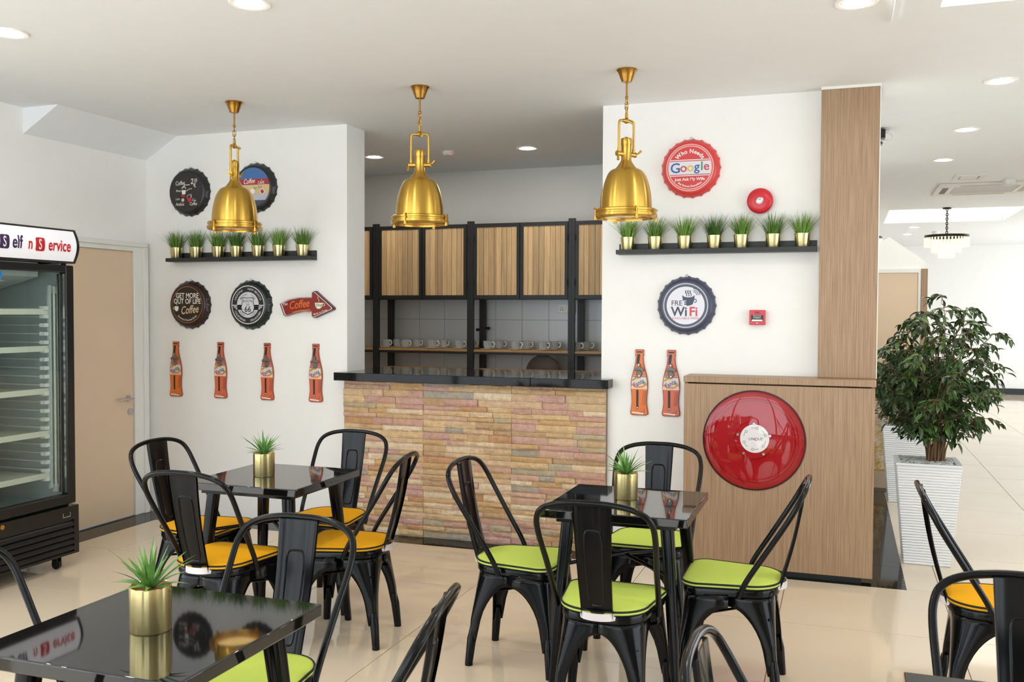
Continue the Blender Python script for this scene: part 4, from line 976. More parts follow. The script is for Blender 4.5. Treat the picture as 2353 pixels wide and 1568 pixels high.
# ---------------------------------------------------------------- bottle shaped openers
prof = [(0.0, 0.100), (0.012, 0.128), (0.035, 0.137), (0.07, 0.134), (0.12, 0.124), (0.2, 0.115), (0.3, 0.119), (0.42, 0.130), (0.5, 0.130), (0.58, 0.119), (0.66, 0.100), (0.73, 0.080), (0.8, 0.066), (0.88, 0.057), (0.895, 0.062), (0.92, 0.0665), (0.94, 0.060), (0.955, 0.066), (0.985, 0.067), (1.0, 0.058)]
BH = 0.432
def bout(k=1.0, ins=0.0): 
    r_ = [((w_*BH-ins), v*BH*(1-2*ins/BH)+ins) for v, w_ in prof]; return r_+[(-x, z) for x, z in reversed(r_)]
def bottle(x, label, mat):
    t = thing('bottle_opener_sign', label, 'bottle opener', (x, WY, 0.924), 0, 'bottle shaped wall openers')
    MB().prism(bout(), lambda a, z: (a, 0, z), lambda a, z: (a, -0.013, z)).build('board', 'bottle_edge', t, bevel=0.002)
    def PB(l): return lambda u, v: (u, -0.0134-0.0004*l, v)
    q = MB(); poly(q, bout(1, 0.005), PB(1)); q.build('bottle_print', mat, t)
    q = MB(); poly(q, [(-0.012, 0.025*BH+0.028), (-0.004, 0.105*BH), (-0.004, 0.385*BH), (-0.020, 0.385*BH), (-0.018, 0.1*BH)], PB(2)); poly(q, [(-0.020, 0.77*BH), (0.0, 0.80*BH), (0.006, 0.93*BH), (-0.014, 0.93*BH)], PB(2)); poly(q, [(-0.018, 0.95*BH), (0.02, 0.95*BH), (0.02, 0.972*BH), (-0.018, 0.972*BH)], PB(2))
    for dx in (0.022, 0.031, 0.038): stroke(q, [(dx, 0.16*BH), (dx+0.003, 0.27*BH), (dx+0.006, 0.375*BH)], 0.0022, PB(2))
    stroke(q, [(-0.040, 0.055*BH), (0.0, 0.045*BH), (0.036, 0.058*BH), (0.034, 0.1*BH)], 0.003, PB(2)); q.build('dark_streaks', 'dark_print', t)
    q = MB(); poly(q, [(-0.048, 0.035*BH), (0.026, 0.018*BH), (0.03, 0.040*BH), (-0.044, 0.055*BH)], PB(3)); disc2(q, 0.0045, PB(3), (-0.011, 0.115*BH), 10); q.build('base_print', 'ivory_print', t)  # printed white base of the bottle picture
    q = MB(); poly(q, [(-0.0535, 0.40*BH), (0.0535, 0.40*BH), (0.0455, 0.60*BH), (-0.0455, 0.60*BH)], PB(3)); q.build('label_print', 'label_beige', t)
    q = MB(); poly(q, [(-0.047, 0.595*BH), (0.047, 0.595*BH), (0.047, 0.583*BH), (-0.047, 0.583*BH)], PB(4)); text(q, 'Fanta', 0.042, 0.002, 0.462*BH, PB(5), 0.018, 0.85, 0.1, R(28)); q.build('lettering', 'label_blue', t)
    q = MB(); stroke(q, [(-0.05, 0.47*BH), (-0.02, 0.43*BH), (0.02, 0.432*BH), (0.05, 0.48*BH)], 0.010, PB(4)); stroke(q, [(-0.045, 0.53*BH), (-0.02, 0.57*BH), (0.01, 0.575*BH)], 0.012, PB(4)); q.build('label_swirl', 'bottle_orange', t)
    q = MB(); disc2(q, 0.008, PB(4.4), (-0.026, 0.565*BH), 10); disc2(q, 0.010, PB(4.4), (0.034, 0.49*BH), 10); q.build('label_leaf', 'leaf_dot', t)
    o_ = MB(); z0 = 0.62*BH
    o_.prism([(-0.034, z0+0.034), (-0.03, z0+0.022), (-0.016, z0+0.028), (0, z0+0.031), (0.016, z0+0.028), (0.03, z0+0.022), (0.034, z0+0.034), (0.024, z0+0.043), (0.008, z0+0.05), (0.005, z0+0.075), (-0.005, z0+0.075), (-0.008, z0+0.05), (-0.024, z0+0.043)], lambda a, z: (a, -0.013, z), lambda a, z: (a, -0.034, z))
    o_.prism([(0.022*math.cos(R(a)), z0+0.005+0.022*math.sin(R(a))) for a in range(0, 360, 30)], lambda a, z: (a, -0.013, z), lambda a, z: (a*0.8, -0.022, z))
    o_.build('opener', 'grey_cast', t, bevel=0.002)
    q = MB(); q.cyl((0, -0.0225, z0-0.008), (0, -0.025, z0-0.008), 0.0045, n=10); q.cyl((0, -0.0345, z0+0.064), (0, -0.036, z0+0.064), 0.004, n=10); q.build('screw', 'chrome', t)
for x, l, mt in ((-4.928, 'orange bottle shaped opener, leftmost of four below the left signs', 'bottle_orange'), (-4.512, 'rust coloured bottle shaped opener, second from left of four', 'bottle_rust'),
                 (-4.094, 'rust coloured bottle shaped opener, third from left of four', 'bottle_rust'), (-3.676, 'rust coloured bottle shaped opener next to the counter, last of four', 'bottle_rust'),
                 (-1.254, 'bright orange bottle shaped opener right of the counter', 'bottle_orange'), (-1.046, 'rust coloured bottle shaped opener beside the hose reel cabinet', 'bottle_rust')): bottle(x, l, mt)

# ---------------------------------------------------------------- fire bell and call point
t = thing('fire_bell', 'round red fire alarm bell on the white wall', 'alarm bell', (-0.5, WY, 2.294))
MB().lathe([(0.055, 0), (0.055, 0.02), (0.076, 0.022), (0.080, 0.03), (0.078, 0.042), (0.068, 0.052), (0.045, 0.057), (0.022, 0.058), (0, 0.058)], 48, (0,0,0), 'y').build('gong', 'fire_red', t)
MB().lathe([(0.022, 0.058), (0.022, 0.061), (0.018, 0.062), (0.016, 0.059), (0.011, 0.059), (0.010, 0.066), (0, 0.067)], 28, (0,0,0), 'y').build('hub', 'chrome', t)
t = thing('fire_call_point', 'square red fire alarm call point on the white wall', 'fire alarm', (-0.508, WY, 1.569))
MB().box(-0.048, 0.048, -0.04, 0, -0.046, 0.046).build('housing', 'fire_red', t, bevel=0.003)
MB().box(-0.037, 0.037, -0.0415, -0.04, -0.025, 0.016).build('glass_plate', 'dark_print', t)
PF = lambda u, v: (u, -0.0420, v)
q = MB(); text(q, 'FIRE', 0.016, 0, 0.025, PF, 0.006, 1.15); q.build('lettering', 'dark_print', t)
q = MB(); text(q, 'BREAK GLASS', 0.0085, 0, 0.007, PF, 0.01, 0.95); text(q, 'PRESS   HERE', 0.0085, 0, -0.005, PF, 0.01, 0.95); disc2(q, 0.0035, PF, (0, -0.002), 10); poly(q, [(-0.034, -0.023), (0.034, -0.023), (0.03, -0.013), (-0.03, -0.013)], PF); poly(q, [(-0.003, -0.039), (0.003, -0.039), (0.003, -0.031), (-0.003, -0.031)], PF); q.build('lettering', 'white_print', t)

# ================================================================== BRASS PENDANTS
def make_pendant():
    t = thing('pendant_lamp', '', 'pendant lamp'); Z = lambda y: -(y-195)/378.0
    n = 40
    MB().lathe([(0.0, 0.0), (0.056, 0.0), (0.058, -0.006), (0.05, -0.014), (0.042, -0.035), (0.03, -0.066), (0.028, -0.071), (0.0, -0.071)], n).build('canopy', 'brass_dark', t)
    q = MB(); q.cyl((0,0,-0.07), (0,0,Z(252)), 0.0055, n=10); q.ball((0,0,Z(254)), 0.010, 10, 6); q.build('rod', 'brass_dark', t)
    q = MB()
    def lk(zc, rot, L=0.021, w_=0.010):
        pts = [(w_*math.cos(a), 0, zc+(L if math.sin(a) > 0 else -L)*0.5+w_*math.sin(a)) for a in [2*math.pi*k/12 for k in range(12)]]
        pts = [(x*math.cos(rot), x*math.sin(rot), z) for x, y, z in pts]; q.tube(pts, 0.0026, 6, True)
    lk(Z(262), 0.4); lk(Z(272), 0.4+math.pi/2); lk(Z(281), 0.4); q.build('chain', 'brass_dark', t)
    q = MB(); q.cyl((0,0,Z(284)), (0,0,Z(297)), 0.007, 0.010, 10); q.cyl((-0.026,0,Z(303)), (0.026,0,Z(303)), 0.010, n=12); q.ball((0,0,Z(303)), 0.016, 12, 8); q.cyl((0, -0.01, Z(303)), (0.018, -0.034, Z(309)), 0.006, 0.008, 8); q.build('swivel', 'brass', t)
    q = MB()
    for s in (-1, 1): q.tube(catmull([(s*0.024, 0, Z(303)), (s*0.044, 0, Z(303.5)), (s*0.052, 0, Z(309)), (s*0.053, 0, Z(330)), (s*0.053, 0, Z(362))], 4), 0.0068, 10); q.cyl((s*0.053, 0, Z(360)), (s*0.053, 0, Z(369)), 0.009, n=10)
    q.build('yoke', 'brass', t)
    q = MB()
    for s in (-1, 1): q.cyl((s*0.02, 0, Z(373)), (s*0.062, 0, Z(373)), 0.013, n=14); q.cyl((s*0.062, 0, Z(373)), (s*0.068, 0, Z(373)), 0.015, n=14)
    q.build('trunnion', 'brass', t); q = MB(); q.tube([(0.066, 0, Z(373)), (0.078, -0.01, Z(370)), (0.095, -0.018, Z(364))], [0.005, 0.005, 0.0065], 8); q.build('wing_nut', 'brass', t); q = MB(); q.tube([(-0.064, 0, Z(373)), (-0.068, -0.012, Z(378)), (-0.07, -0.016, Z(388))], [0.006, 0.006, 0.008], 8); q.build('wing_nut', 'brass', t)
    body = MB().lathe([(0.0, Z(336)), (0.008, Z(337)), (0.014, Z(339)), (0.029, Z(340)), (0.031, Z(342)), (0.031, Z(354)), (0.029, Z(355)), (0.029, Z(386)), (0.034, Z(390)), (0.052, Z(400)), (0.066, Z(405))], n).build('neck', 'brass', t)
    P = [(0.066, Z(405))]
    for k in range(1, 15):
        u = k/14; P.append((0.066+(0.1455-0.066)*math.sin(u*math.pi/2)**0.9, Z(405)+(Z(490)-Z(405))*(1-math.cos(u*math.pi/2))**0.92))
    P += [(0.142, Z(490))]+[(max(0.02, r-0.004), z) for r, z in reversed(P[:-1])]
    MB().lathe(P, 56).build('bell_shade', 'brass', t)
    MB().lathe([(0.142, Z(489)), (0.165, Z(489.5)), (0.172, Z(491)), (0.172, Z(495)), (0.168, Z(496)), (0.168, Z(499)), (0.175, Z(500)), (0.176, Z(505)), (0.168, Z(509)), (0.152, Z(509.5)), (0.150, Z(505)), (0.142, Z(497)), (0.142, Z(489))], 56).build('rim', 'brass', t)
    MB().lathe([(0.150, Z(506)), (0.10, Z(508)), (0.001, Z(509))], 40).build('lens', 'lamp_glass', t)
    MB().lathe([(0.139, Z(492)), (0.125, Z(455)), (0.09, Z(425)), (0.03, Z(410))], 40).build('reflector', 'lamp_inside', t)
    for k in range(4):
        a = R(70+90*k); c_, s_ = math.cos(a), math.sin(a); q = MB()
        q.cyl((0.178*c_, 0.178*s_, Z(489)), (0.178*c_, 0.178*s_, Z(511)), 0.0045, n=8); q.cyl((0.178*c_, 0.178*s_, Z(506)), (0.178*c_, 0.178*s_, Z(514)), 0.010, n=10); q.cyl((0.165*c_, 0.165*s_, Z(490)), (0.188*c_, 0.188*s_, Z(490)), 0.006, n=8)
        q.build('clamp', 'brass', t)
    return t
PN = [(-3.755, 5.22, 100, 'brass bell pendant lamp hanging leftmost, in front of the left signs'), (-2.43, 5.22, 16, 'brass bell pendant lamp hanging in the middle before the kitchen opening'), (-1.161, 5.22, 52, 'brass bell pendant lamp hanging on the right beside the red bottle cap sign')]
pn0 = make_pendant()
for i, (x, y, a, l) in enumerate(PN):
    if i == 0: pn0.location = (x, y, H); pn0.rotation_euler = (0,0,R(a)); pn0['label'] = l; pn0['group'] = 'brass pendant lamps'
    else: dup(pn0, l, (x, y, H), R(a), 'brass pendant lamps')

# ---------------------------------------------------------------- downlights
DL = [(-3.873, 3.574, 'recessed downlight at the upper left edge of the ceiling'), (-2.488, 3.576, 'recessed downlight cut by the top edge left of centre'), (0.034, 4.416, 'recessed downlight cut by the top edge above the wooden column'),
      (0.844, 6.155, 'nearest and largest downlight of the right hall row'), (0.832, 7.692, 'second nearest downlight of the right hall row'), (0.812, 9.147, 'third downlight of the right hall row before the air conditioner'),
      (-3.87, 2.10, 'added fill downlight above the front left table, outside the top of the picture'), (-3.87, 0.65, 'added fill downlight near the added glazing on the left, outside the picture'), (-2.49, 2.10, 'added fill downlight above the chairs in front, outside the top of the picture'),  # three unseen downlights added to brighten the left side
      (-3.904, 7.443, 'downlight in the kitchen ceiling left of the middle pendant'), (-2.487, 7.443, 'downlight in the kitchen ceiling right of the middle pendant'), (1.012, 17.522, 'far small hall downlight, lower one of two beyond the light trough'), (1.025, 16.138, 'far small hall downlight, upper one of two beyond the light trough')]
def make_dl():
    t = thing('downlight', '', 'downlight')
    MB().lathe([(0.066, -0.001), (0.068, -0.006), (0.088, -0.007), (0.092, -0.003), (0.092, 0)], 36).build('trim_ring', 'white_frame', t)
    MB().lathe([(0.067, -0.003), (0.052, -0.002), (0.045, -0.001)], 36).build('gap_ring', 'grey_cast', t)
    MB().lathe([(0.052, -0.002), (0.052, -0.006), (0.03, -0.009), (0.001, -0.010)], 32).build('lens', 'bulb', t); return t
dl0 = make_dl()
for i, (x, y, l) in enumerate(DL):
    if i == 0: dl0.location = (x, y, H); dl0['label'] = l; dl0['group'] = 'recessed ceiling downlights'
    else: dup(dl0, l, (x, y, H), 0, 'recessed ceiling downlights')
t = thing('smoke_detector', 'small white smoke detector with red light on the kitchen ceiling', 'smoke detector', (-3.179, 7.396, H))
MB().lathe([(0.05, 0), (0.05, -0.02), (0.035, -0.035), (0, -0.036)], 28).build('housing', 'ac_white', t); MB().ball((0.03, -0.03, -0.03), 0.005, 8, 6).build('indicator', 'led_red', t)
t = thing('smoke_detector', 'small white smoke detector on the far hall ceiling beside the chandelier', 'smoke detector', (1.419, 17.096, H))
MB().lathe([(0.06, 0), (0.06, -0.03), (0.04, -0.055), (0, -0.056)], 24).build('housing', 'ac_white', t)

# ================================================================== DISPLAY FRIDGE
fx = -4.50; y0, y1 = 3.70, 4.615
fr_ = thing('display_fridge', 'black glass door display fridge with a Self n Service sign', 'fridge', (fx, (y0+y1)/2, 0)); w_ = (y1-y0)/2
q = MB(); q.box(-0.66, -0.06, -w_, -w_+0.03, 0.40, 1.90); q.box(-0.66, -0.06, w_-0.03, w_, 0.40, 1.90); q.box(-0.66, -0.63, -w_+0.03, w_-0.03, 0.40, 1.90); q.box(-0.66, -0.06, -w_, w_, 1.90, 2.07); q.box(-0.66, -0.06, -w_, w_, 0.385, 0.40); q.build('body', 'black_plastic', fr_)
q = MB(); q.box(-0.625, -0.07, -w_+0.031, -w_+0.04, 0.405, 1.895); q.box(-0.625, -0.07, w_-0.04, w_-0.031, 0.405, 1.895); q.box(-0.629, -0.62, -w_+0.04, w_-0.04, 0.405, 1.895); q.box(-0.62, -0.07, -w_+0.04, w_-0.04, 0.402, 0.41); q.box(-0.62, -0.07, -w_+0.04, w_-0.04, 1.885, 1.896); q.build('liner', 'fridge_white', fr_)
# evaporator box with fan
q = MB(); q.prism([(-0.62, 1.885), (-0.12, 1.885), (-0.12, 1.80), (-0.45, 1.72), (-0.62, 1.72)], lambda x, z: (x, -w_+0.045, z), lambda x, z: (x, w_-0.16, z)); ev = q.build('evaporator', 'fridge_white', fr_)
q = MB()
for r_ in (0.02, 0.035, 0.05, 0.065, 0.08): q.tube([(-0.28+r_*0.95*math.cos(R(a)), 0.10+r_*math.sin(R(a)), 1.755+0.24*(r_*0.95*math.cos(R(a)))) for a in range(0, 360, 20)], 0.003, 6, True)
q.build('fan_guard', 'fridge_shelf', ev)
# door: frame, glass
dr = MB(); e = 0.062
dr.box(-0.055, 0.0, -w_, -w_+e, 0.40, 1.873); dr.box(-0.055, 0.0, w_-e, w_, 0.40, 1.873); dr.box(-0.055, 0.0, -w_+e, w_-e, 0.40, 0.40+e); dr.box(-0.055, 0.0, -w_+e, w_-e, 1.873-0.045, 1.873)
door = dr.build('door', 'black_plastic', fr_, bevel=0.006)
MB().box(-0.03, -0.024, -w_+e, w_-e, 0.40+e, 1.873-0.045).build('glass_pane', 'fridge_glass', door)
q = MB(); q.box(-0.062, -0.056, w_-e-0.012, w_-e, 0.41+e, 1.82); q.box(-0.022, -0.008, w_-e-0.006, w_-e-0.002, 0.41+e, 1.82); q.build('inner_trim', 'chrome', door)
for k, z in enumerate((1.585, 1.36, 1.10, 0.84, 0.58)):
    s_ = MB(); s_.box(-0.56, -0.105, -w_+0.06, w_-0.115, z, z+0.006); s_.box(-0.105, -0.095, -w_+0.06, w_-0.115, z-0.014, z+0.02); sh = s_.build('shelf', 'fridge_shelf', fr_)
q = MB(); q.box(-0.10, -0.085, w_-0.115, w_-0.095, 0.50, 1.75); q.box(-0.60, -0.585, w_-0.115, w_-0.095, 0.50, 1.75); rk_ = q.build('shelf_rack', 'fridge_white', fr_)
z = 0.55
while z < 1.62:
    q = MB(); q.box(-0.125, -0.085, w_-0.15, w_-0.112, z, z+0.022); q.box(-0.585, -0.125, w_-0.115, w_-0.108, z+0.006, z+0.012); q.build('shelf_clip', 'white_print', rk_); z += 0.0525
q = MB(); q.cyl((-0.09, w_-0.068, 0.52), (-0.09, w_-0.068, 1.70), 0.008, n=10); tb_ = q.build('light_tube', 'fridge_shelf', fr_)
q = MB(); q.box(-0.105, -0.08, w_-0.08, w_-0.056, 1.70, 1.745); q.box(-0.105, -0.08, w_-0.08, w_-0.056, 0.475, 0.52); q.build('tube_cap', 'white_print', tb_)
q = MB(); PG = lambda u, v: (-0.0235, u, v); disc2(q, 0.03, PG, (w_-0.535, 1.795), 20); q.build('sticker', 'blue_sticker', door)
# lower grille box
lo_ = MB(); lo_.box(-0.66, -0.012, -w_-0.005, w_+0.018, 0.085, 0.385); lo_.box(-0.012, 0.002, -w_-0.005, -w_+0.02, 0.085, 0.385); lo_.box(-0.012, 0.002, w_-0.02, w_+0.018, 0.085, 0.385); lo_.box(-0.012, 0.002, -w_+0.02, w_-0.02, 0.30, 0.385); lo_.box(-0.012, 0.002, -w_+0.02, w_-0.02, 0.085, 0.10); lob = lo_.build('compressor_box', 'black_plastic', fr_)
for k in range(5):
    z = 0.112+0.037*k; q = MB(); q.prism([(-0.012, z+0.026), (0.008, z), (0.008, z+0.006), (-0.012, z+0.032)], lambda x, zz: (x, -w_+0.02, zz), lambda x, zz: (x, w_-0.02, zz)); q.build('louvre', 'black_plastic', lob)
q = MB(); q.tube([(0.004, w_-0.11, 0.35), (0.004, w_-0.11, 0.325), (0.004, w_-0.055, 0.325), (0.004, w_-0.055, 0.35)], 0.004, 8); q.build('latch', 'chrome', lob)
q = MB(); q.cyl((0.0, w_-0.55, 0.36), (0.004, w_-0.55, 0.36), 0.014, n=16); q.build('badge', 'brass', lob)
for (cx_, cy_) in ((-0.06, w_-0.1), (-0.06, -w_+0.1), (-0.58, w_-0.1), (-0.58, -w_+0.1)):
    q = MB(); q.cyl((cx_, cy_-0.011, 0.03), (cx_, cy_+0.011, 0.03), 0.03, n=18); q.box(cx_-0.02, cx_+0.02, cy_-0.018, cy_-0.013, 0.03, 0.085); q.box(cx_-0.02, cx_+0.02, cy_+0.013, cy_+0.018, 0.03, 0.085); q.build('caster', 'black_plastic', fr_)
# bowed sign on top
def bow(v): return 0.035*math.sin(math.pi*v)
sz0, sz1 = 1.885, 2.093
def signloft(ya, yb, g, za, zb):
    m_ = MB(); rows = []
    for i in range(13):
        v = i/12; z = za+(zb-za)*v; vv = (z-sz0)/(sz1-sz0); rows.append([(bow(vv)+g, ya, z), (bow(vv)+g, yb, z)])
    m_.loft(rows, False, False); return m_
ol = [(-0.3, sz0), *[(bow(i/12), sz0+(sz1-sz0)*i/12) for i in range(13)], (-0.3, sz1)]
sg = MB().prism(ol, lambda x, z: (x, -w_-0.01, z), lambda x, z: (x, w_+0.012, z)).build('sign_box', 'black_plastic', fr_)
signloft(-w_+0.0, w_-0.012, 0.002, sz0+0.012, sz1-0.012).build('sign_panel', 'sign_white', sg)
def PS(l):
    return lambda u, v: (bow((v-sz0)/(sz1-sz0))+0.003+0.0005*l, u, v)
def bent(q, layer):      # cut flat print into strips and lay it on the bowed panel
    bm = bmesh.new(); vs = [bm.verts.new(p) for p in q.v]
    for f_ in q.f:
        try: bm.faces.new([vs[i] for i in f_])
        except ValueError: pass
    z = sz0
    while z < sz1:
        bmesh.ops.bisect_plane(bm, geom=bm.verts[:]+bm.edges[:]+bm.faces[:], plane_co=(0, 0, z), plane_no=(0, 0, 1)); z += 0.008
    bm.verts.index_update(); m_ = MB(); m_.add([(bow((v_.co.z-sz0)/(sz1-sz0))+0.003+0.0007*layer, v_.co.y, v_.co.z) for v_ in bm.verts], [tuple(v_.index for v_ in f_.verts) for f_ in bm.faces]); bm.free(); return m_
yb = w_-0.022           # the lettering reads with y to the right
def sword(s, size, ucen, v, mat, layer, bold=0.012, xs=0.62):
    q = MB(); text(q, s, size, ucen, v, lambda a_, b__: (0, a_, b__), bold, xs); bent(q, layer).build('lettering', mat, sg)
def sq(u0, u1, v0, v1, mat):
    q = MB(); pts = rrect(u0, u1, v0, v1, 0.012, 4); poly(q, pts, lambda a_, b__: (0, a_, b__)); bent(q, 1).build('letter_block', mat, sg)
yy = lambda px: 4.078+(px/163.0)*(4.596-4.078)-(y0+y1)/2
sq(yy(-11), yy(9), 1.945, 2.025, 'purple_print'); sword('S', 0.085, yy(-1), 1.957, 'white_print', 2)
sword('elf', 0.104, yy(26), 1.955, 'purple_print', 2, 0.02, 0.72); sword('n', 0.095, yy(55), 1.955, 'red_print', 2, 0.02, 0.7)
sq(yy(67), yy(88), 1.945, 2.025, 'red_print'); sword('S', 0.085, yy(77.5), 1.957, 'white_print', 2)
sword('ervice', 0.098, yy(123), 1.955, 'red_print', 2, 0.02, 0.72)

# ================================================================== HALL: planters, trees, chandeliers, air conditioner
LEAF = [leaf_mesh(L, w__, b__, 'leaf', 'tree_leaf', 4) for L, w__, b__ in ((0.085, 0.021, 0.35), (0.07, 0.018, 0.6), (0.095, 0.022, 0.5))]
def planter(loc, label, rz):
    t = thing('planter', label, 'planter', loc, rz, 'tall white ridged planters')
    b_, tp, hh = 0.137, 0.190, 0.64
    rg = lambda s, z: [(s, -s, z), (s, s, z), (-s, s, z), (-s, -s, z)]
    MB().loft([rg(b_, 0), rg(tp, hh)], True, True).build('pot', 'planter_ridged', t, bevel=0.004)
    r_ = MB(); r_.loft([rg(tp+0.002, hh), rg(tp+0.002, hh+0.012), rg(tp-0.03, hh+0.012), rg(tp-0.03, hh)], True, False); r_.build('rim', 'planter_white', t)
    rd = random.Random(3); pb = MB()
    for i in range(150):
        x, y = rd.uniform(-0.155, 0.155), rd.uniform(-0.155, 0.155); r0 = rd.uniform(0.009, 0.016); pb.ball((x, y, hh+0.004+r0*0.4), r0, 7, 4, (1, rd.uniform(.7, 1.2), 0.7))
    pb.build('pebbles', 'pebble', t, kind='stuff'); return t
planter((0.520, 6.60, 0), 'nearer white ridged planter with pebbles, right of the hose reel cabinet', 0)
planter((0.515, 8.68, 0), 'farther white ridged planter behind the nearer one', 0)
def tree(loc, label, seed, solo_max, H0=1.04, ww=0.38):
    rd = random.Random(seed); t = thing('indoor_tree', label, 'tree', loc, 0, 'leafy trees in the hall planters')
    st = MB(); leaves = []
    def branch(P, r_):
        st.tube(P, [r_*(1-0.75*i/(len(P)-1)) for i in range(len(P))], 5)
    nb = 46
    for k in range(nb):
        zc = -1+2*(k+0.5)/nb; az = k*2.39996; rr = math.sqrt(max(0, 1-zc*zc)); f_ = rd.uniform(0.72, 1.0)
        e = Vector((ww*rr*f_*math.cos(az), ww*rr*f_*math.sin(az), H0*0.52+H0*0.44*zc*f_)); d = Vector((math.cos(az), math.sin(az), 0))
        p0 = Vector((rd.uniform(-.05, .05), rd.uniform(-.05, .05), 0)); top = e.z
        P = catmull([p0, p0+d*(e.xy.length*0.15)+Vector((0,0,top*0.4)), p0+d*(e.xy.length*0.5)+Vector((0,0,top*0.8)), e], 4)
        branch(P, rd.uniform(0.004, 0.009))
        for j in range(6, len(P), 2):
            q = P[j]
            for s in range(4):
                az2 = az+rd.uniform(-1.9, 1.9); L = rd.uniform(0.05, 0.13); dd = Vector((math.cos(az2), math.sin(az2), rd.uniform(-0.2, 0.45)))
                tw = [q+dd*L*u+Vector((0,0,-0.05*u*u)) for u in (0, .33, .66, 1)]
                if q.z < 0.2: continue
                st.tube(tw, [0.0025, 0.002, 0.0016, 0.001], 4)
                for u in (1, 2, 3):
                    for sd in (-1, 1):
                        if rd.random() < 0.8: leaves.append((tw[u], az2+sd*rd.uniform(0.3, 1.1)-math.pi/2, rd.uniform(-60, 12), rd.uniform(-0.5, 0.5), rd.uniform(0.5, 0.9), rd.randrange(3)))
    st.build('branches', 'stem', t)
    cd_ = Vector((0, 0, CAM_H))-Vector(loc)
    leaves.sort(key=lambda l_: (l_[0]-cd_).length)
    pool = MB()
    for i, (p, az, el, ro, s, k) in enumerate(leaves):
        M_ = Matrix.LocRotScale(p, Matrix.Rotation(az, 3, 'Z') @ Matrix.Rotation(R(el), 3, 'X') @ Matrix.Rotation(ro, 3, 'Y'), Vector((s, s, s)))
        if i < solo_max: o = link('leaf', LEAF[k], t); o.matrix_local = M_
        else: pool.add([M_ @ v.co for v in LEAF[k].vertices], [tuple(pp.vertices) for pp in LEAF[k].polygons])
    pool.build('foliage', 'tree_leaf', t, ang=80, kind='stuff'); return t
tree((0.570, 6.60, 0.645), 'dense leafy green tree in the nearer white planter', 8, 300, 1.13, 0.385)
tree((0.515, 8.68, 0.645), 'leafy green tree in the farther white planter, mostly hidden behind the nearer tree', 9, 0, 0.7, 0.25)

pic = thing('gold_picture', 'gold framed picture leaning at the hall partition, half hidden by the column', 'picture', (0.26, 9.22, 0.0)); 
MB().box(-0.11, 0.135, 0.0, 0.025, 0.17, 0.58).build('canvas', 'gold_canvas', pic)
q = MB(); q.box(-0.12, 0.15, -0.008, 0.03, 0.0, 0.17); q.box(-0.12, 0.15, -0.008, 0.03, 0.58, 0.60); q.build('stand_board', 'door_beige', pic)
q = MB(); q.box(-0.12, 0.15, -0.012, 0.0, 0.155, 0.172); q.build('frame', 'gold_art', pic)

def make_chandelier():
    t = thing('chandelier', '', 'chandelier'); r0 = 0.265
    q = MB(); z = 0.0
    q.cyl((0,0,0), (0,0,-0.02), 0.06, 0.05, 16); 
    for k in range(11): 
        rot = (k % 2)*math.pi/2; zc = -0.03-0.029*k
        q.tube([(0.012*math.cos(a)*math.cos(rot), 0.012*math.cos(a)*math.sin(rot), zc+0.019*math.sin(a)) for a in [2*math.pi*j/10 for j in range(10)]], 0.006, 5, True)
    q.build('chain', 'bronze_dark', t)
    q = MB(); q.lathe([(r0-0.01, -0.352), (r0, -0.352), (r0, -0.385), (r0-0.01, -0.385), (r0-0.01, -0.352)], 40); q.tube([(-r0, 0, -0.36), (r0, 0, -0.36)], 0.008, 6); q.tube([(0, -r0, -0.36), (0, r0, -0.36)], 0.008, 6); q.cyl((0,0,-0.33), (0,0,-0.37), 0.015, n=10); q.build('ring', 'bronze_dark', t)
    for (r_, za, zb, n_) in ((r0-0.005, -0.385, -0.50, 40), (0.17, -0.42, -0.575, 28), (0.09, -0.46, -0.645, 16)):
        q = MB()
        for k in range(n_):
            a = 2*math.pi*k/n_; c_, s_ = r_*math.cos(a), r_*math.sin(a); q.cyl((c_, s_, za), (c_, s_, zb), 0.011, 0.009, 5)
        q.build('crystal_tier', 'crystal', t)
    return t
ch0 = make_chandelier(); ch0.location = (1.235, 13.3, H); ch0['label'] = 'black ringed crystal chandelier hanging in the hall'; ch0['group'] = 'crystal chandeliers'
dup(ch0, 'crystal chandelier mostly hidden behind the wooden column', (0.20, 13.3, H), 0, 'crystal chandeliers')

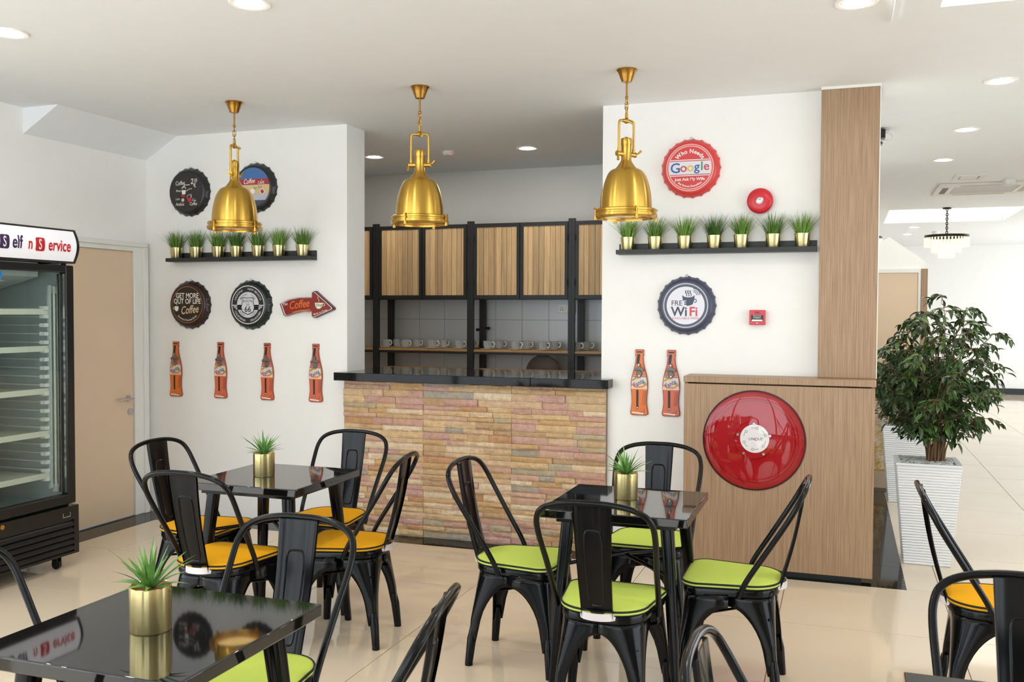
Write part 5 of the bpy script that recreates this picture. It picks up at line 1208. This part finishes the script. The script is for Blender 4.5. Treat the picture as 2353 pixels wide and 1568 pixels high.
t = thing('air_conditioner', 'white square ceiling cassette air conditioner in the hall', 'air conditioner', (1.40, 11.31, H)); t.scale = (1, 1, 0.5)
q = MB(); hs = 0.475
for a0, a1, b0, b1 in ((-hs, hs, -hs, -0.31), (-hs, hs, 0.31, hs), (-hs, -0.31, -0.31, 0.31), (0.31, hs, -0.31, 0.31)): q.box(a0, a1, b0, b1, -0.045, 0)
q.build('frame', 'ac_white', t, bevel=0.008)
MB().box(-0.31, 0.31, -0.31, 0.31, -0.03, 0).build('grille', 'ac_grille', t)
for k in range(12): MB().box(-0.305, 0.305, -0.30+0.051*k, -0.29+0.051*k, -0.04, -0.03).build('grille_bar', 'ac_white', t)
for k in range(4):
    M_ = Matrix.Rotation(math.pi/2*k, 4, 'Z'); q = MB(); q.box(-0.26, 0.26, 0.36, 0.42, -0.0475, -0.044); q.v = [tuple(M_ @ Vector(v_)) for v_ in q.v]; q.build('outlet_slot', 'dark_print' if k == 1 else 'ac_grille', t)
t = thing('ceiling_vent', 'small white ceiling access vent before the air conditioner', 'ceiling vent', (1.155, 10.39, H)); t.scale = (1, 1, 0.5)
q = MB()
for a0, a1, b0, b1 in ((-0.14, 0.14, -0.18, -0.12), (-0.14, 0.14, 0.12, 0.18), (-0.14, -0.09, -0.12, 0.12), (0.09, 0.14, -0.12, 0.12)): q.box(a0, a1, b0, b1, -0.02, 0)
q.build('frame', 'ac_white', t); MB().box(-0.08, 0.08, -0.11, 0.11, -0.014, 0).build('plate', 'ac_white', t); MB().box(-0.09, 0.09, -0.12, 0.12, -0.004, 0).build('recess', 'grey_cast', t)
t = thing('spot_fitting', 'small pale ceiling fitting beside the air conditioner at the right edge', 'ceiling light', (1.561, 10.70, H))
MB().lathe([(0.06, 0), (0.06, -0.05), (0.045, -0.06), (0, -0.06)], 20).build('housing', 'ac_white', t)
t = thing('projector_bracket', 'small black box with a looped white cable on the ceiling behind the wooden column', 'camera', (0.215, 7.5, H))
MB().box(-0.09, 0.055, -0.08, 0.08, -0.075, -0.012).build('housing', 'black_plastic', t, bevel=0.004); MB().box(-0.06, 0.02, -0.05, 0.05, -0.012, 0).build('mount', 'chrome', t)
MB().tube(catmull([(0.055, -0.02, -0.035), (0.085, -0.02, -0.035), (0.11, -0.02, -0.06), (0.10, -0.02, -0.085), (0.05, -0.02, -0.085), (-0.05, -0.02, -0.08)], 5), 0.005, 6).build('cable', 'cable_white', t)
MB().tube([(-0.02, -0.03, -0.075), (0.03, -0.05, -0.12)], [0.012, 0.016], 8).build('lens_arm', 'black_plastic', t)
